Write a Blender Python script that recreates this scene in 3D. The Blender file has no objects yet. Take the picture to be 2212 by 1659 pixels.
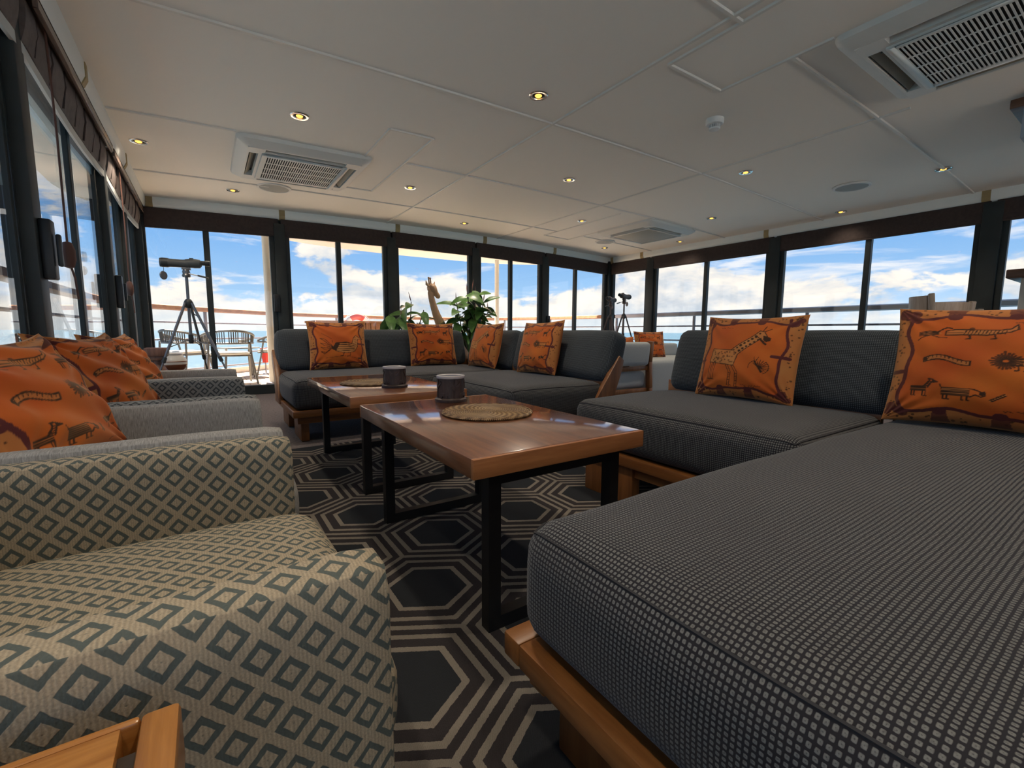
import bpy, bmesh, math, random
import numpy as np
from mathutils import Vector, Matrix

R = math.radians
scene = bpy.context.scene
C = scene.collection
random.seed(7)

# ------------------------------------------------------------------ camera
YAW, PIT, ROL, FPX = R(33.989), R(6.575), R(-0.298), 974.5
CAMZ = 0.732
_c, _s = math.cos(ROL), math.sin(ROL)
_sp, _cp, _sy, _cy = math.sin(PIT), math.cos(PIT), math.sin(YAW), math.cos(YAW)
fwd = Vector((_cp*_sy, _cp*_cy, -_sp))
rgt = Vector((_c*_cy - _s*_sp*_sy, -_c*_sy - _s*_sp*_cy, -_s*_cp))
upv = Vector((_s*_cy + _c*_sp*_sy, -_s*_sy + _c*_sp*_cy, _c*_cp))
cam_d = bpy.data.cameras.new('camera')
cam_d.sensor_width = 36.0
cam_d.lens = FPX/2212*36
cam_d.clip_start = 0.02
cam_d.clip_end = 30000
cam = bpy.data.objects.new('camera', cam_d)
M3 = Matrix((rgt, upv, -fwd)).transposed()
cam.matrix_world = Matrix.Translation((0, 0, CAMZ)) @ M3.to_4x4()
C.objects.link(cam)
scene.camera = cam

# ------------------------------------------------------------------ view
scene.view_settings.view_transform = 'Standard'
scene.view_settings.look = 'None'
scene.view_settings.gamma = 1.0
scene.view_settings.use_curve_mapping = False
scene.view_settings.exposure = 1.10
scene.cycles.use_adaptive_sampling = True
scene.cycles.adaptive_threshold = 0.05
scene.cycles.max_bounces = 5
scene.cycles.diffuse_bounces = 3
scene.cycles.glossy_bounces = 2
scene.cycles.transmission_bounces = 3
scene.cycles.transparent_max_bounces = 8
scene.cycles.caustics_reflective = False
scene.cycles.caustics_refractive = False


class NT:
    """small helper around a node tree"""
    def __init__(self, tree):
        self.t = tree
        tree.nodes.clear()

    def n(self, kind, **kw):
        nd = self.t.nodes.new(kind)
        ins = kw.pop('ins', {})
        for k, v in kw.items():
            setattr(nd, k, v)
        for k, v in ins.items():
            self.set(nd, k, v)
        return nd

    def set(self, nd, k, v):
        sock = nd.inputs[k]
        if isinstance(v, bpy.types.NodeSocket):
            self.t.links.new(v, sock)
        elif isinstance(v, bpy.types.Node):
            self.t.links.new(v.outputs[0], sock)
        else:
            sock.default_value = v

    def math(self, op, a, b=None, c=None, clamp=False):
        nd = self.n('ShaderNodeMath', operation=op, use_clamp=clamp)
        self.set(nd, 0, a)
        if b is not None:
            self.set(nd, 1, b)
        if c is not None:
            self.set(nd, 2, c)
        return nd.outputs[0]

    def vmath(self, op, a, b=None):
        nd = self.n('ShaderNodeVectorMath', operation=op)
        self.set(nd, 0, a)
        if b is not None:
            self.set(nd, 1, b)
        return nd.outputs['Value'] if op in ('LENGTH', 'DISTANCE', 'DOT_PRODUCT') else nd.outputs[0]

    def mix(self, fac, a, b, blend='MIX'):
        nd = self.n('ShaderNodeMix', data_type='RGBA', blend_type=blend)
        self.set(nd, 0, fac)
        self.set(nd, 6, a)
        self.set(nd, 7, b)
        return nd.outputs[2]

    def ramp(self, fac, stops, interp='LINEAR'):
        nd = self.n('ShaderNodeValToRGB')
        nd.color_ramp.interpolation = interp
        el = nd.color_ramp.elements
        while len(el) < len(stops):
            el.new(0.5)
        for e, (p, col) in zip(el, stops):
            e.position = p
            e.color = col if len(col) == 4 else (*col, 1)
        self.set(nd, 0, fac)
        return nd.outputs[0]

    def maprange(self, v, a, b, c=0.0, d=1.0, smooth=False):
        nd = self.n('ShaderNodeMapRange', interpolation_type='SMOOTHSTEP' if smooth else 'LINEAR')
        self.set(nd, 0, v)
        for i, x in enumerate((a, b, c, d)):
            nd.inputs[i+1].default_value = x
        return nd.outputs[0]

    def noise(self, vec, scale, detail=4, rough=0.55, dist=0.0):
        nd = self.n('ShaderNodeTexNoise', ins={'Scale': scale, 'Detail': detail, 'Roughness': rough, 'Distortion': dist})
        if vec is not None:
            self.set(nd, 'Vector', vec)
        return nd.outputs[0]


def v4(c):
    return (*c, 1) if len(c) == 3 else c


# ------------------------------------------------------------------ sky
world = bpy.data.worlds.new('sky')
scene.world = world
world.use_nodes = True
w = NT(world.node_tree)
tc = w.n('ShaderNodeTexCoord')
dirv = tc.outputs['Generated']
sep = w.n('ShaderNodeSeparateXYZ', ins={0: dirv})
el = w.math('MAXIMUM', sep.outputs[2], 0.0)
blue = w.ramp(el, [(0.0, (0.60, 0.76, 0.95)), (0.07, (0.32, 0.56, 0.92)), (0.20, (0.14, 0.38, 0.85)), (1.0, (0.10, 0.28, 0.72))])
# heaped clouds: a bank along the horizon thinning out above it
sq = w.vmath('MULTIPLY', dirv, (1.0, 1.0, 2.1))
p1 = w.vmath('ADD', sq, (3.3, 1.7, 0.4))
p2 = w.vmath('ADD', sq, (3.3, 1.7, 0.47))
n1 = w.noise(p1, 4.6, 7, 0.60, 0.25)
n2 = w.noise(p2, 4.6, 5, 0.60, 0.25)
bias = w.ramp(el, [(0.0, (0.60,)*3), (0.03, (0.66,)*3), (0.09, (0.58,)*3), (0.14, (0.47,)*3), (0.20, (0.44,)*3), (0.5, (0.50,)*3), (1.0, (0.52,)*3)])
dens = w.math('ADD', w.math('SUBTRACT', n1, 0.5), w.math('SUBTRACT', bias, 0.5))
cum = w.maprange(dens, 0.02, 0.09, smooth=True)
shade = w.math('ADD', w.math('MULTIPLY', w.math('SUBTRACT', n1, n2), 3.4), 0.58, clamp=True)
cumcol = w.ramp(shade, [(0.0, (0.42, 0.52, 0.68)), (0.40, (0.58, 0.66, 0.78)), (0.75, (0.80, 0.82, 0.85)), (1.0, (0.92, 0.91, 0.90))])
# thin streaked cloud
st = w.n('ShaderNodeMapping', ins={'Vector': dirv, 'Scale': (1.6, 1.6, 9.0), 'Location': (0.7, 0.2, 0.3)})
ns = w.noise(st.outputs[0], 2.6, 5, 0.62, 0.6)
streak = w.maprange(ns, 0.50, 0.70, 0.0, 0.75, smooth=True)
sky1 = w.mix(streak, blue, (0.86, 0.90, 0.97, 1))
sky2 = w.mix(cum, sky1, cumcol)
haze = w.ramp(el, [(0.0, (0.75,)*3), (0.022, (0.45,)*3), (0.06, (0.0,)*3)])
sky3 = w.mix(haze, sky2, (0.66, 0.80, 0.95, 1))
bg = w.n('ShaderNodeBackground', ins={'Color': sky3, 'Strength': 0.90})
wo = w.n('ShaderNodeOutputWorld', ins={'Surface': bg.outputs[0]})

sun_d = bpy.data.lights.new('sun', 'SUN')
sun_d.energy = 21.0
sun_d.angle = R(0.6)
sun_d.color = (1.0, 0.95, 0.86)
sun = bpy.data.objects.new('sun', sun_d)
# light comes from over the bow (+Y), high up
sd = Vector((0.22, -0.62, -1.0)).normalized()
sun.rotation_euler = sd.to_track_quat('-Z', 'Y').to_euler()
sun.location = (0, 9, 12)
C.objects.link(sun)

# ------------------------------------------------------------------ shared helpers


def tag(o, label=None, cat=None, group=None, kind=None):
    if label: o['label'] = label
    if cat: o['category'] = cat
    if group: o['group'] = group
    if kind: o['kind'] = kind
    return o


def thing(name, label, cat, loc=(0, 0, 0), rz=0.0, group=None):
    o = bpy.data.objects.new(name, None)
    C.objects.link(o)
    o.location = loc
    o.rotation_euler = (0, 0, rz)
    o.empty_display_size = 0.1
    return tag(o, label, cat, group)


def copy_tree(o, parent=None):
    c = o.copy()
    C.objects.link(c)
    c.parent = parent
    for ch in list(o.children):
        copy_tree(ch, c)
    return c


def link(name, me, mat, parent=None, loc=None, rot=None):
    o = bpy.data.objects.new(name, me)
    C.objects.link(o)
    if mat is not None and len(me.materials) == 0:
        me.materials.append(mat)
    if parent is not None:
        o.parent = parent
    if loc is not None: o.location = loc
    if rot is not None: o.rotation_euler = rot
    return o


def box_uv(me):
    """metric box projection"""
    n = len(me.loops)
    if n == 0: return
    uvl = me.uv_layers.new(name='uv') if not me.uv_layers else me.uv_layers[0]
    co = np.empty(len(me.vertices)*3); me.vertices.foreach_get('co', co); co = co.reshape(-1, 3)
    vi = np.empty(n, dtype=np.int32); me.loops.foreach_get('vertex_index', vi)
    nf = len(me.polygons)
    nor = np.empty(nf*3); me.polygons.foreach_get('normal', nor); nor = np.abs(nor.reshape(-1, 3))
    tot = np.empty(nf, dtype=np.int32); me.polygons.foreach_get('loop_total', tot)
    ax = np.repeat(np.argmax(nor, axis=1), tot)
    p = co[vi]
    uv = np.empty((n, 2))
    uv[:, 0] = np.where(ax == 0, p[:, 1], p[:, 0])
    uv[:, 1] = np.where(ax == 2, p[:, 1], p[:, 2])
    uvl.data.foreach_set('uv', uv.ravel())


def arm_uv(me, T, h):
    """lets the cloth pattern run over an arm without a break"""
    uvl = me.uv_layers[0]
    for pl in me.polygons:
        nx, ny, nz = pl.normal
        if abs(nx) > max(abs(ny), abs(nz)): continue
        for li in pl.loop_indices:
            co = me.vertices[me.loops[li].vertex_index].co
            if abs(nz) > abs(ny): v = h+(co.y+T/2)
            elif ny < 0: v = co.z
            else: v = h+T+(h-co.z)
            uvl.data[li].uv = (co.x, v)


class MB:
    """collects shapes into one mesh"""
    def __init__(self):
        self.v = []; self.f = []

    def add(self, vs, fs):
        b = len(self.v)
        self.v += [tuple(x) for x in vs]
        self.f += [tuple(i+b for i in f) for f in fs]
        return self

    def box(self, x0, x1, y0, y1, z0, z1, M=None):
        vs = [(x, y, z) for z in (z0, z1) for y in (y0, y1) for x in (x0, x1)]
        if M is not None: vs = [M @ Vector(q) for q in vs]
        return self.add(vs, [(0, 2, 3, 1), (4, 5, 7, 6), (0, 1, 5, 4), (2, 6, 7, 3), (0, 4, 6, 2), (1, 3, 7, 5)])

    def beam(self, a, b, w, h, up=(0, 0, 1)):
        """rectangular bar from a to b"""
        a, b = Vector(a), Vector(b)
        d = (b-a); L = d.length; d.normalize()
        u = Vector(up)
        s = d.cross(u)
        if s.length < 1e-6: s = d.cross(Vector((1, 0, 0)))
        s.normalize(); u = s.cross(d)
        vs = []
        for p in (a, b):
            for (i, j) in ((-1, -1), (1, -1), (1, 1), (-1, 1)):
                vs.append(p + s*i*w/2 + u*j*h/2)
        return self.add(vs, [(3, 2, 1, 0), (4, 5, 6, 7), (0, 1, 5, 4), (1, 2, 6, 5), (2, 3, 7, 6), (3, 0, 4, 7)])

    def tube(self, pts, rad, n=8, caps=True, closed=False, flat=1.0):
        pts = [Vector(p) for p in pts]
        m = len(pts)
        rs = rad if isinstance(rad, (list, tuple)) else [rad]*m
        vs, fs = [], []
        prev = None
        for i, p in enumerate(pts):
            if closed: d = pts[(i+1) % m]-pts[i-1]
            elif i == 0: d = pts[1]-pts[0]
            elif i == m-1: d = pts[-1]-pts[-2]
            else: d = pts[i+1]-pts[i-1]
            d.normalize()
            if prev is None:
                u = Vector((0, 0, 1)) if abs(d.z) < 0.95 else Vector((1, 0, 0))
            else: u = prev
            u = (u - d*u.dot(d))
            if u.length < 1e-6: u = Vector((1, 0, 0))
            u.normalize(); s = d.cross(u); prev = u
            for k in range(n):
                a = 2*math.pi*k/n
                vs.append(p + u*math.cos(a)*rs[i]*flat + s*math.sin(a)*rs[i])
        rng = m if closed else m-1
        for i in range(rng):
            j = (i+1) % m
            for k in range(n):
                k2 = (k+1) % n
                fs.append((i*n+k, i*n+k2, j*n+k2, j*n+k))
        if caps and not closed:
            fs.append(tuple(range(n))[::-1]); fs.append(tuple((m-1)*n+k for k in range(n)))
        return self.add(vs, fs)

    def lathe(self, prof, n=24, c=(0, 0, 0), axis='z', caps=True):
        """prof: (radius, height) pairs"""
        vs, fs = [], []
        c = Vector(c)
        for (r, h) in prof:
            for k in range(n):
                a = 2*math.pi*k/n
                x, y = r*math.cos(a), r*math.sin(a)
                q = {'z': (x, y, h), 'x': (h, x, y), 'y': (y, h, x)}[axis]
                vs.append(c + Vector(q))
        for i in range(len(prof)-1):
            for k in range(n):
                k2 = (k+1) % n
                fs.append((i*n+k, i*n+k2, (i+1)*n+k2, (i+1)*n+k))
        if caps:
            if prof[0][0] > 1e-5: fs.append(tuple(range(n))[::-1])
            if prof[-1][0] > 1e-5: fs.append(tuple((len(prof)-1)*n+k for k in range(n)))
        return self.add(vs, fs)

    def prism(self, poly, z0, z1, M=None):
        n = len(poly)
        vs = [Vector((x, y, z0)) for x, y in poly] + [Vector((x, y, z1)) for x, y in poly]
        if M is not None: vs = [M @ q for q in vs]
        fs = [tuple(range(n))[::-1], tuple(range(n, 2*n))]
        fs += [(i, (i+1) % n, n+(i+1) % n, n+i) for i in range(n)]
        return self.add(vs, fs)

    def mesh(self, name, bevel=0.0, seg=2, smooth=False, uv=True):
        me = bpy.data.meshes.new(name)
        me.from_pydata(self.v, [], self.f)
        bm = bmesh.new(); bm.from_mesh(me)
        bmesh.ops.remove_doubles(bm, verts=bm.verts, dist=1e-6)
        bmesh.ops.recalc_face_normals(bm, faces=bm.faces)
        if bevel > 0:
            es = [e for e in bm.edges if len(e.link_faces) == 2 and e.calc_face_angle(0) > R(35)]
            bmesh.ops.bevel(bm, geom=es, offset=bevel, segments=seg, profile=0.5, affect='EDGES', clamp_overlap=True)
        for f in bm.faces: f.smooth = smooth
        if smooth or bevel > 0:
            for f in bm.faces: f.smooth = True
            for e in bm.edges:
                if len(e.link_faces) == 2 and e.calc_face_angle(0) > R(38): e.smooth = False
        bm.to_mesh(me); bm.free()
        if uv: box_uv(me)
        return me

    def build(self, name, mat, parent=None, bevel=0.0, seg=2, smooth=False, loc=None, rot=None):
        return link(name, self.mesh(name, bevel, seg, smooth), mat, parent, loc, rot)


def cushion_mesh(name, sx, sy, sz, r, crown=0.0, seg=18, puff=0.0, warp=0.0, seed=0, seam=0.0):
    """soft rounded block, origin at the middle of the underside"""
    bm = bmesh.new()
    hx, hy, hz = sx/2, sy/2, sz/2
    def axis_pts(h, k):
        t = np.linspace(-1, 1, k)
        return np.sign(t)*(np.abs(t)**0.75)*h
    X, Y, Z = axis_pts(hx, seg), axis_pts(hy, seg), axis_pts(hz, 9)
    cache = {}
    def vert(p):
        key = (round(p[0], 5), round(p[1], 5), round(p[2], 5))
        if key not in cache: cache[key] = bm.verts.new(p)
        return cache[key]
    def face_grid(A, B, fn):
        for i in range(len(A)-1):
            for j in range(len(B)-1):
                q = [fn(A[i], B[j]), fn(A[i+1], B[j]), fn(A[i+1], B[j+1]), fn(A[i], B[j+1])]
                try: bm.faces.new([vert(t) for t in q])
                except ValueError: pass
    for z in (-hz, hz): face_grid(X, Y, lambda a, b, z=z: (a, b, z))
    for y in (-hy, hy): face_grid(X, Z, lambda a, b, y=y: (a, y, b))
    for x in (-hx, hx): face_grid(Y, Z, lambda a, b, x=x: (x, a, b))
    rnd = random.Random(seed); ph = [rnd.uniform(0, 6.28) for _ in range(6)]
    def shape(p):
        p = Vector(p)
        q = Vector((max(-hx+r, min(hx-r, p.x)), max(-hy+r, min(hy-r, p.y)), max(-hz+r, min(hz-r, p.z))))
        d = p-q
        if d.length > 1e-9: p = q + d.normalized()*r
        ex = 1-(p.x/hx)**2; ey = 1-(p.y/hy)**2; ez = 1-(p.z/hz)**2
        nx, ny, nz = p.x, p.y, p.z
        if p.z > 0: nz += crown*max(0, ex)**0.6*max(0, ey)**0.6*(p.z/hz)
        nx += math.copysign(puff*max(0, ez)*max(0, ey), p.x)*(abs(p.x)/hx)**4
        ny += math.copysign(puff*max(0, ez)*max(0, ex), p.y)*(abs(p.y)/hy)**4
        if warp:
            nz += warp*(math.sin(p.x*9+ph[0])*math.sin(p.y*8+ph[1]) + .5*math.sin(p.x*17+ph[2]+p.y*11))
            ny += .6*warp*math.sin(p.x*12+ph[3]); nx += .6*warp*math.sin(p.y*13+ph[4]+p.z*9)
        return Vector((nx, ny, nz+hz))
    for v in bm.verts: v.co = shape(v.co)
    bmesh.ops.recalc_face_normals(bm, faces=bm.faces)
    for f in bm.faces: f.smooth = True
    me = bpy.data.meshes.new(name); bm.to_mesh(me); bm.free(); box_uv(me)
    if seam:                                              # stitched line round the upper edge
        pts = [(a, -hy, hz) for a in np.linspace(-hx, hx, 40)] + [(hx, a, hz) for a in np.linspace(-hy, hy, 30)][1:] + \
              [(a, hy, hz) for a in np.linspace(hx, -hx, 40)][1:] + [(-hx, a, hz) for a in np.linspace(hy, -hy, 30)][1:-1]
        return me, MB().tube([shape(q) + Vector((0, 0, .0004)) for q in pts], seam, 5, closed=True).mesh('seam', smooth=True)
    return me


def smooth_path(pts, k=6, closed=False):
    P = [Vector(p) for p in pts]
    out = []
    m = len(P)
    for i in range(m if closed else m-1):
        p0 = P[i-1] if (i > 0 or closed) else P[0]
        p1 = P[i]; p2 = P[(i+1) % m]
        p3 = P[(i+2) % m] if (closed or i+2 < m) else P[-1]
        for t in range(k):
            t /= k
            out.append(0.5*((2*p1)+(p2-p0)*t+(2*p0-5*p1+4*p2-p3)*t*t+(3*p1-p0-3*p2+p3)*t**3))
    if not closed: out.append(P[-1])
    return out


# ------------------------------------------------------------------ materials
def base_mat(name):
    m = bpy.data.materials.new(name); m.use_nodes = True
    nt = NT(m.node_tree)
    bs = nt.n('ShaderNodeBsdfPrincipled')
    out = nt.n('ShaderNodeOutputMaterial', ins={'Surface': bs.outputs[0]})
    return m, nt, bs


def mat(name, col, rough=0.5, metal=0.0, var=0.0, vscale=8.0, bump=0.0, bscale=200.0, spec=0.5, coat=0.0, sheen=0.0):
    m, nt, bs = base_mat(name)
    tcn = nt.n('ShaderNodeTexCoord')
    if var > 0:
        nz = nt.noise(tcn.outputs['Object'], vscale, 5, 0.6)
        a = tuple(max(0, c*(1-var)) for c in col); b = tuple(min(1, c*(1+var)) for c in col)
        nt.set(bs, 'Base Color', nt.ramp(nz, [(0.3, a), (0.7, b)]))
    else:
        bs.inputs['Base Color'].default_value = v4(col)
    bs.inputs['Roughness'].default_value = rough
    bs.inputs['Metallic'].default_value = metal
    bs.inputs['Specular IOR Level'].default_value = spec
    bs.inputs['Coat Weight'].default_value = coat
    bs.inputs['Sheen Weight'].default_value = sheen
    if bump > 0:
        nb = nt.noise(tcn.outputs['Object'], bscale, 3, 0.6)
        b = nt.n('ShaderNodeBump', ins={'Height': nb, 'Strength': bump, 'Distance': 0.002})
        nt.set(bs, 'Normal', b.outputs[0])
    return m


def wood(name, dark, light, axis='x', rough=0.35, scale=1.0, coat=0.0, contrast=(0.35, 0.7), spec=0.5, bump=0.12):
    m, nt, bs = base_mat(name)
    tcn = nt.n('ShaderNodeTexCoord')
    s = {'x': (1.6, 22, 22), 'y': (22, 1.6, 22), 'z': (22, 22, 1.6)}[axis]
    mp = nt.n('ShaderNodeMapping', ins={'Vector': tcn.outputs['Object'], 'Scale': tuple(q*scale for q in s)})
    n1_ = nt.noise(mp.outputs[0], 1.6, 6, 0.62, 0.5)
    mp2 = nt.n('ShaderNodeMapping', ins={'Vector': tcn.outputs['Object'], 'Scale': tuple(q*scale*5 for q in s)})
    n2_ = nt.noise(mp2.outputs[0], 2.0, 3, 0.6)
    f = nt.math('ADD', nt.math('MULTIPLY', n1_, 0.75), nt.math('MULTIPLY', n2_, 0.25))
    nt.set(bs, 'Base Color', nt.ramp(f, [(contrast[0], dark), (contrast[1], light)]))
    bs.inputs['Roughness'].default_value = rough
    bs.inputs['Specular IOR Level'].default_value = spec
    bs.inputs['Coat Weight'].default_value = coat
    bs.inputs['Coat Roughness'].default_value = 0.09
    bs.inputs['Coat IOR'].default_value = 1.65
    b = nt.n('ShaderNodeBump', ins={'Height': n2_, 'Strength': bump, 'Distance': 0.001})
    nt.set(bs, 'Normal', b.outputs[0])
    return m


def weave_mat(name, lo, hi, cell=0.0068):
    """sofa cloth: pale squares between dark threads"""
    m, nt, bs = base_mat(name)
    uv = nt.n('ShaderNodeTexCoord').outputs['UV']
    wob = nt.n('ShaderNodeTexNoise', ins={'Vector': uv, 'Scale': 60.0, 'Detail': 2.0})
    uv2 = nt.vmath('ADD', uv, nt.vmath('MULTIPLY', wob.outputs[1], (0.0016, 0.0016, 0)))
    q = nt.vmath('FRACTION', nt.vmath('MULTIPLY', uv2, (1/cell, 1/cell, 0)))
    q = nt.vmath('ABSOLUTE', nt.vmath('SUBTRACT', q, (0.5, 0.5, 0)))
    sp = nt.n('ShaderNodeSeparateXYZ', ins={0: q})
    mx = nt.math('MAXIMUM', sp.outputs[0], sp.outputs[1])
    ln = nt.vmath('LENGTH', q)
    d = nt.math('ADD', nt.math('MULTIPLY', mx, 0.6), nt.math('MULTIPLY', ln, 0.4))
    sqr = nt.maprange(d, 0.26, 0.37, 1.0, 0.0, smooth=True)
    hole = nt.maprange(d, 0.03, 0.12, 0.55, 1.0, smooth=True)
    f = nt.math('MULTIPLY', sqr, hole)
    n_ = nt.noise(uv, 420.0, 2, 0.6)
    big = nt.noise(uv, 2.2, 4, 0.6)
    f2 = nt.math('MULTIPLY', f, nt.maprange(n_, 0.3, 0.7, 0.6, 1.25))
    col = nt.mix(f2, v4(lo), v4(hi))
    col2 = nt.mix(nt.maprange(big, 0.3, 0.72, 0.0, 0.25), col, (lo[0]*1.7, lo[1]*1.5, lo[2]*1.35, 1))
    nt.set(bs, 'Base Color', col2)
    bs.inputs['Roughness'].default_value = 0.9
    bs.inputs['Specular IOR Level'].default_value = 0.15
    bs.inputs['Sheen Weight'].default_value = 0.12
    b = nt.n('ShaderNodeBump', ins={'Height': f, 'Strength': 0.35, 'Distance': 0.0012})
    nt.set(bs, 'Normal', b.outputs[0])
    return m


def diamond_mat(name, ground, ring, sx=0.0475, sy=0.052):
    m, nt, bs = base_mat(name)
    uv = nt.n('ShaderNodeTexCoord').outputs['UV']
    wob = nt.n('ShaderNodeTexNoise', ins={'Vector': uv, 'Scale': 140.0, 'Detail': 2.0})
    uv2 = nt.vmath('ADD', uv, nt.vmath('MULTIPLY', wob.outputs[1], (0.002, 0.002, 0)))
    q = nt.vmath('FRACTION', nt.vmath('MULTIPLY', uv2, (1/sx, 1/sy, 0)))
    q = nt.vmath('ABSOLUTE', nt.vmath('SUBTRACT', q, (0.5, 0.5, 0)))
    sp = nt.n('ShaderNodeSeparateXYZ', ins={0: q})
    d = nt.math('ADD', sp.outputs[0], sp.outputs[1])
    dd = nt.math('MULTIPLY', nt.math('MINIMUM', d, nt.math('SUBTRACT', 1.0, d)), 2.0)
    f = nt.ramp(dd, [(0.0, (0.7,)*3), (0.06, (0.0,)*3), (0.37, (0.0,)*3), (0.41, (1,)*3), (0.70, (1,)*3), (0.74, (0,)*3)])
    # yarn ribs
    ribs = nt.n('ShaderNodeTexWave', wave_type='BANDS', bands_direction='X', ins={'Vector': uv, 'Scale': 85.0, 'Distortion': 2.5, 'Detail': 2.0, 'Detail Scale': 3.0})
    n_ = nt.noise(uv, 500.0, 2, 0.6)
    g = nt.mix(nt.math('MULTIPLY', ribs.outputs[1], 0.5), v4(ground), v4(tuple(c*0.55 for c in ground)))
    col = nt.mix(f, g, v4(ring))
    col = nt.mix(nt.maprange(n_, 0.3, 0.7, 0.0, 0.35), col, v4(tuple(c*0.6 for c in ring)))
    nt.set(bs, 'Base Color', col)
    bs.inputs['Roughness'].default_value = 0.85
    bs.inputs['Specular IOR Level'].default_value = 0.2
    hgt = nt.math('ADD', nt.math('MULTIPLY', ribs.outputs[1], 0.5), nt.math('MULTIPLY', f, -0.6))
    b = nt.n('ShaderNodeBump', ins={'Height': hgt, 'Strength': 0.4, 'Distance': 0.0012})
    nt.set(bs, 'Normal', b.outputs[0])
    return m


def streak_mat(name, lo, hi):
    """plain cloth with fine upright slubs"""
    m, nt, bs = base_mat(name)
    uv = nt.n('ShaderNodeTexCoord').outputs['UV']
    mp = nt.n('ShaderNodeMapping', ins={'Vector': uv, 'Scale': (420, 45, 1)})
    n_ = nt.noise(mp.outputs[0], 1.0, 4, 0.7)
    mp2 = nt.n('ShaderNodeMapping', ins={'Vector': uv, 'Scale': (900, 900, 1)})
    n2_ = nt.noise(mp2.outputs[0], 1.0, 2, 0.6)
    f = nt.math('ADD', nt.math('MULTIPLY', n_, 0.75), nt.math('MULTIPLY', n2_, 0.25))
    nt.set(bs, 'Base Color', nt.ramp(f, [(0.33, lo), (0.66, hi)]))
    bs.inputs['Roughness'].default_value = 0.9
    bs.inputs['Specular IOR Level'].default_value = 0.15
    b = nt.n('ShaderNodeBump', ins={'Height': f, 'Strength': 0.3, 'Distance': 0.001})
    nt.set(bs, 'Normal', b.outputs[0])
    return m


def hex_mat(name, S=0.36, cx=0.487, cy=1.144):
    m, nt, bs = base_mat(name)
    ob = nt.n('ShaderNodeTexCoord').outputs['Object']
    wob = nt.n('ShaderNodeTexNoise', ins={'Vector': ob, 'Scale': 160.0, 'Detail': 2.0})
    ob2 = nt.vmath('ADD', ob, nt.vmath('MULTIPLY', wob.outputs[1], (0.004, 0.004, 0)))
    r3 = math.sqrt(3)
    P = nt.vmath('MULTIPLY', nt.vmath('SUBTRACT', ob2, (cx, cy, 0)), (1/S, 1/S, 0))
    Pa = nt.vmath('ADD', P, (100.5, 100*r3+r3/2, 0))
    Pb = nt.vmath('ADD', P, (101.0, 100*r3+r3, 0))
    a = nt.vmath('SUBTRACT', nt.vmath('MODULO', Pa, (1, r3, 1)), (0.5, r3/2, 0))
    b = nt.vmath('SUBTRACT', nt.vmath('MODULO', Pb, (1, r3, 1)), (0.5, r3/2, 0))
    def hd(q):
        s_ = nt.n('ShaderNodeSeparateXYZ', ins={0: nt.vmath('ABSOLUTE', q)})
        t = nt.math('ADD', nt.math('MULTIPLY', s_.outputs[0], 0.5), nt.math('MULTIPLY', s_.outputs[1], r3/2))
        return nt.math('MAXIMUM', s_.outputs[0], t)
    d = nt.math('MULTIPLY', nt.math('MINIMUM', hd(a), hd(b)), 2.0)
    line = (0.24, 0.21, 0.175); core = (0.027, 0.029, 0.034); band = (0.040, 0.034, 0.036)
    col = nt.ramp(d, [(0.0, core), (0.525, line), (0.61, band), (0.765, line), (0.85, band), (0.955, line)], 'CONSTANT')
    mp = nt.n('ShaderNodeMapping', ins={'Vector': ob, 'Scale': (520, 520, 1), 'Rotation': (0, 0, 0.6)})
    rib = nt.n('ShaderNodeTexWave', ins={'Vector': mp.outputs[0], 'Scale': 0.35, 'Distortion': 2.0})
    fuzz = nt.noise(ob, 700.0, 2, 0.6)
    fx = nt.math('ADD', nt.math('MULTIPLY', rib.outputs[1], 0.4), nt.math('MULTIPLY', fuzz, 0.6))
    col = nt.mix(nt.maprange(fx, 0.25, 0.75, 0.45, 0.0), col, (0.006, 0.006, 0.006, 1))
    nt.set(bs, 'Base Color', col)
    bs.inputs['Roughness'].default_value = 0.95
    bs.inputs['Specular IOR Level'].default_value = 0.1
    bb = nt.n('ShaderNodeBump', ins={'Height': fx, 'Strength': 0.5, 'Distance': 0.002})
    nt.set(bs, 'Normal', bb.outputs[0])
    return m


def carpet_mat(name, lo, hi):
    m, nt, bs = base_mat(name)
    ob = nt.n('ShaderNodeTexCoord').outputs['Object']
    mp = nt.n('ShaderNodeMapping', ins={'Vector': ob, 'Scale': (60, 330, 1)})
    n_ = nt.noise(mp.outputs[0], 1.0, 3, 0.65)
    nt.set(bs, 'Base Color', nt.ramp(n_, [(0.35, lo), (0.65, hi)]))
    bs.inputs['Roughness'].default_value = 0.95
    bs.inputs['Specular IOR Level'].default_value = 0.1
    bb = nt.n('ShaderNodeBump', ins={'Height': n_, 'Strength': 0.4, 'Distance': 0.002})
    nt.set(bs, 'Normal', bb.outputs[0])
    return m


def glass_mat(name, tint=(0.83, 0.80, 0.755)):
    m = bpy.data.materials.new(name); m.use_nodes = True
    nt = NT(m.node_tree)
    ge = nt.n('ShaderNodeNewGeometry')
    dt = nt.math('ABSOLUTE', nt.vmath('DOT_PRODUCT', ge.outputs['Normal'], ge.outputs['Incoming']))
    fac = nt.math('ADD', nt.math('MULTIPLY', nt.math('POWER', nt.math('SUBTRACT', 1.0, dt, clamp=True), 5.0), 0.80), 0.03)
    tr = nt.n('ShaderNodeBsdfTransparent', ins={'Color': v4(tint)})
    gl = nt.n('ShaderNodeBsdfGlossy', ins={'Color': (1, 1, 1, 1), 'Roughness': 0.0})
    mx = nt.n('ShaderNodeMixShader', ins={0: fac, 1: tr.outputs[0], 2: gl.outputs[0]})
    nt.n('ShaderNodeOutputMaterial', ins={'Surface': mx.outputs[0]})
    return m


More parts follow.
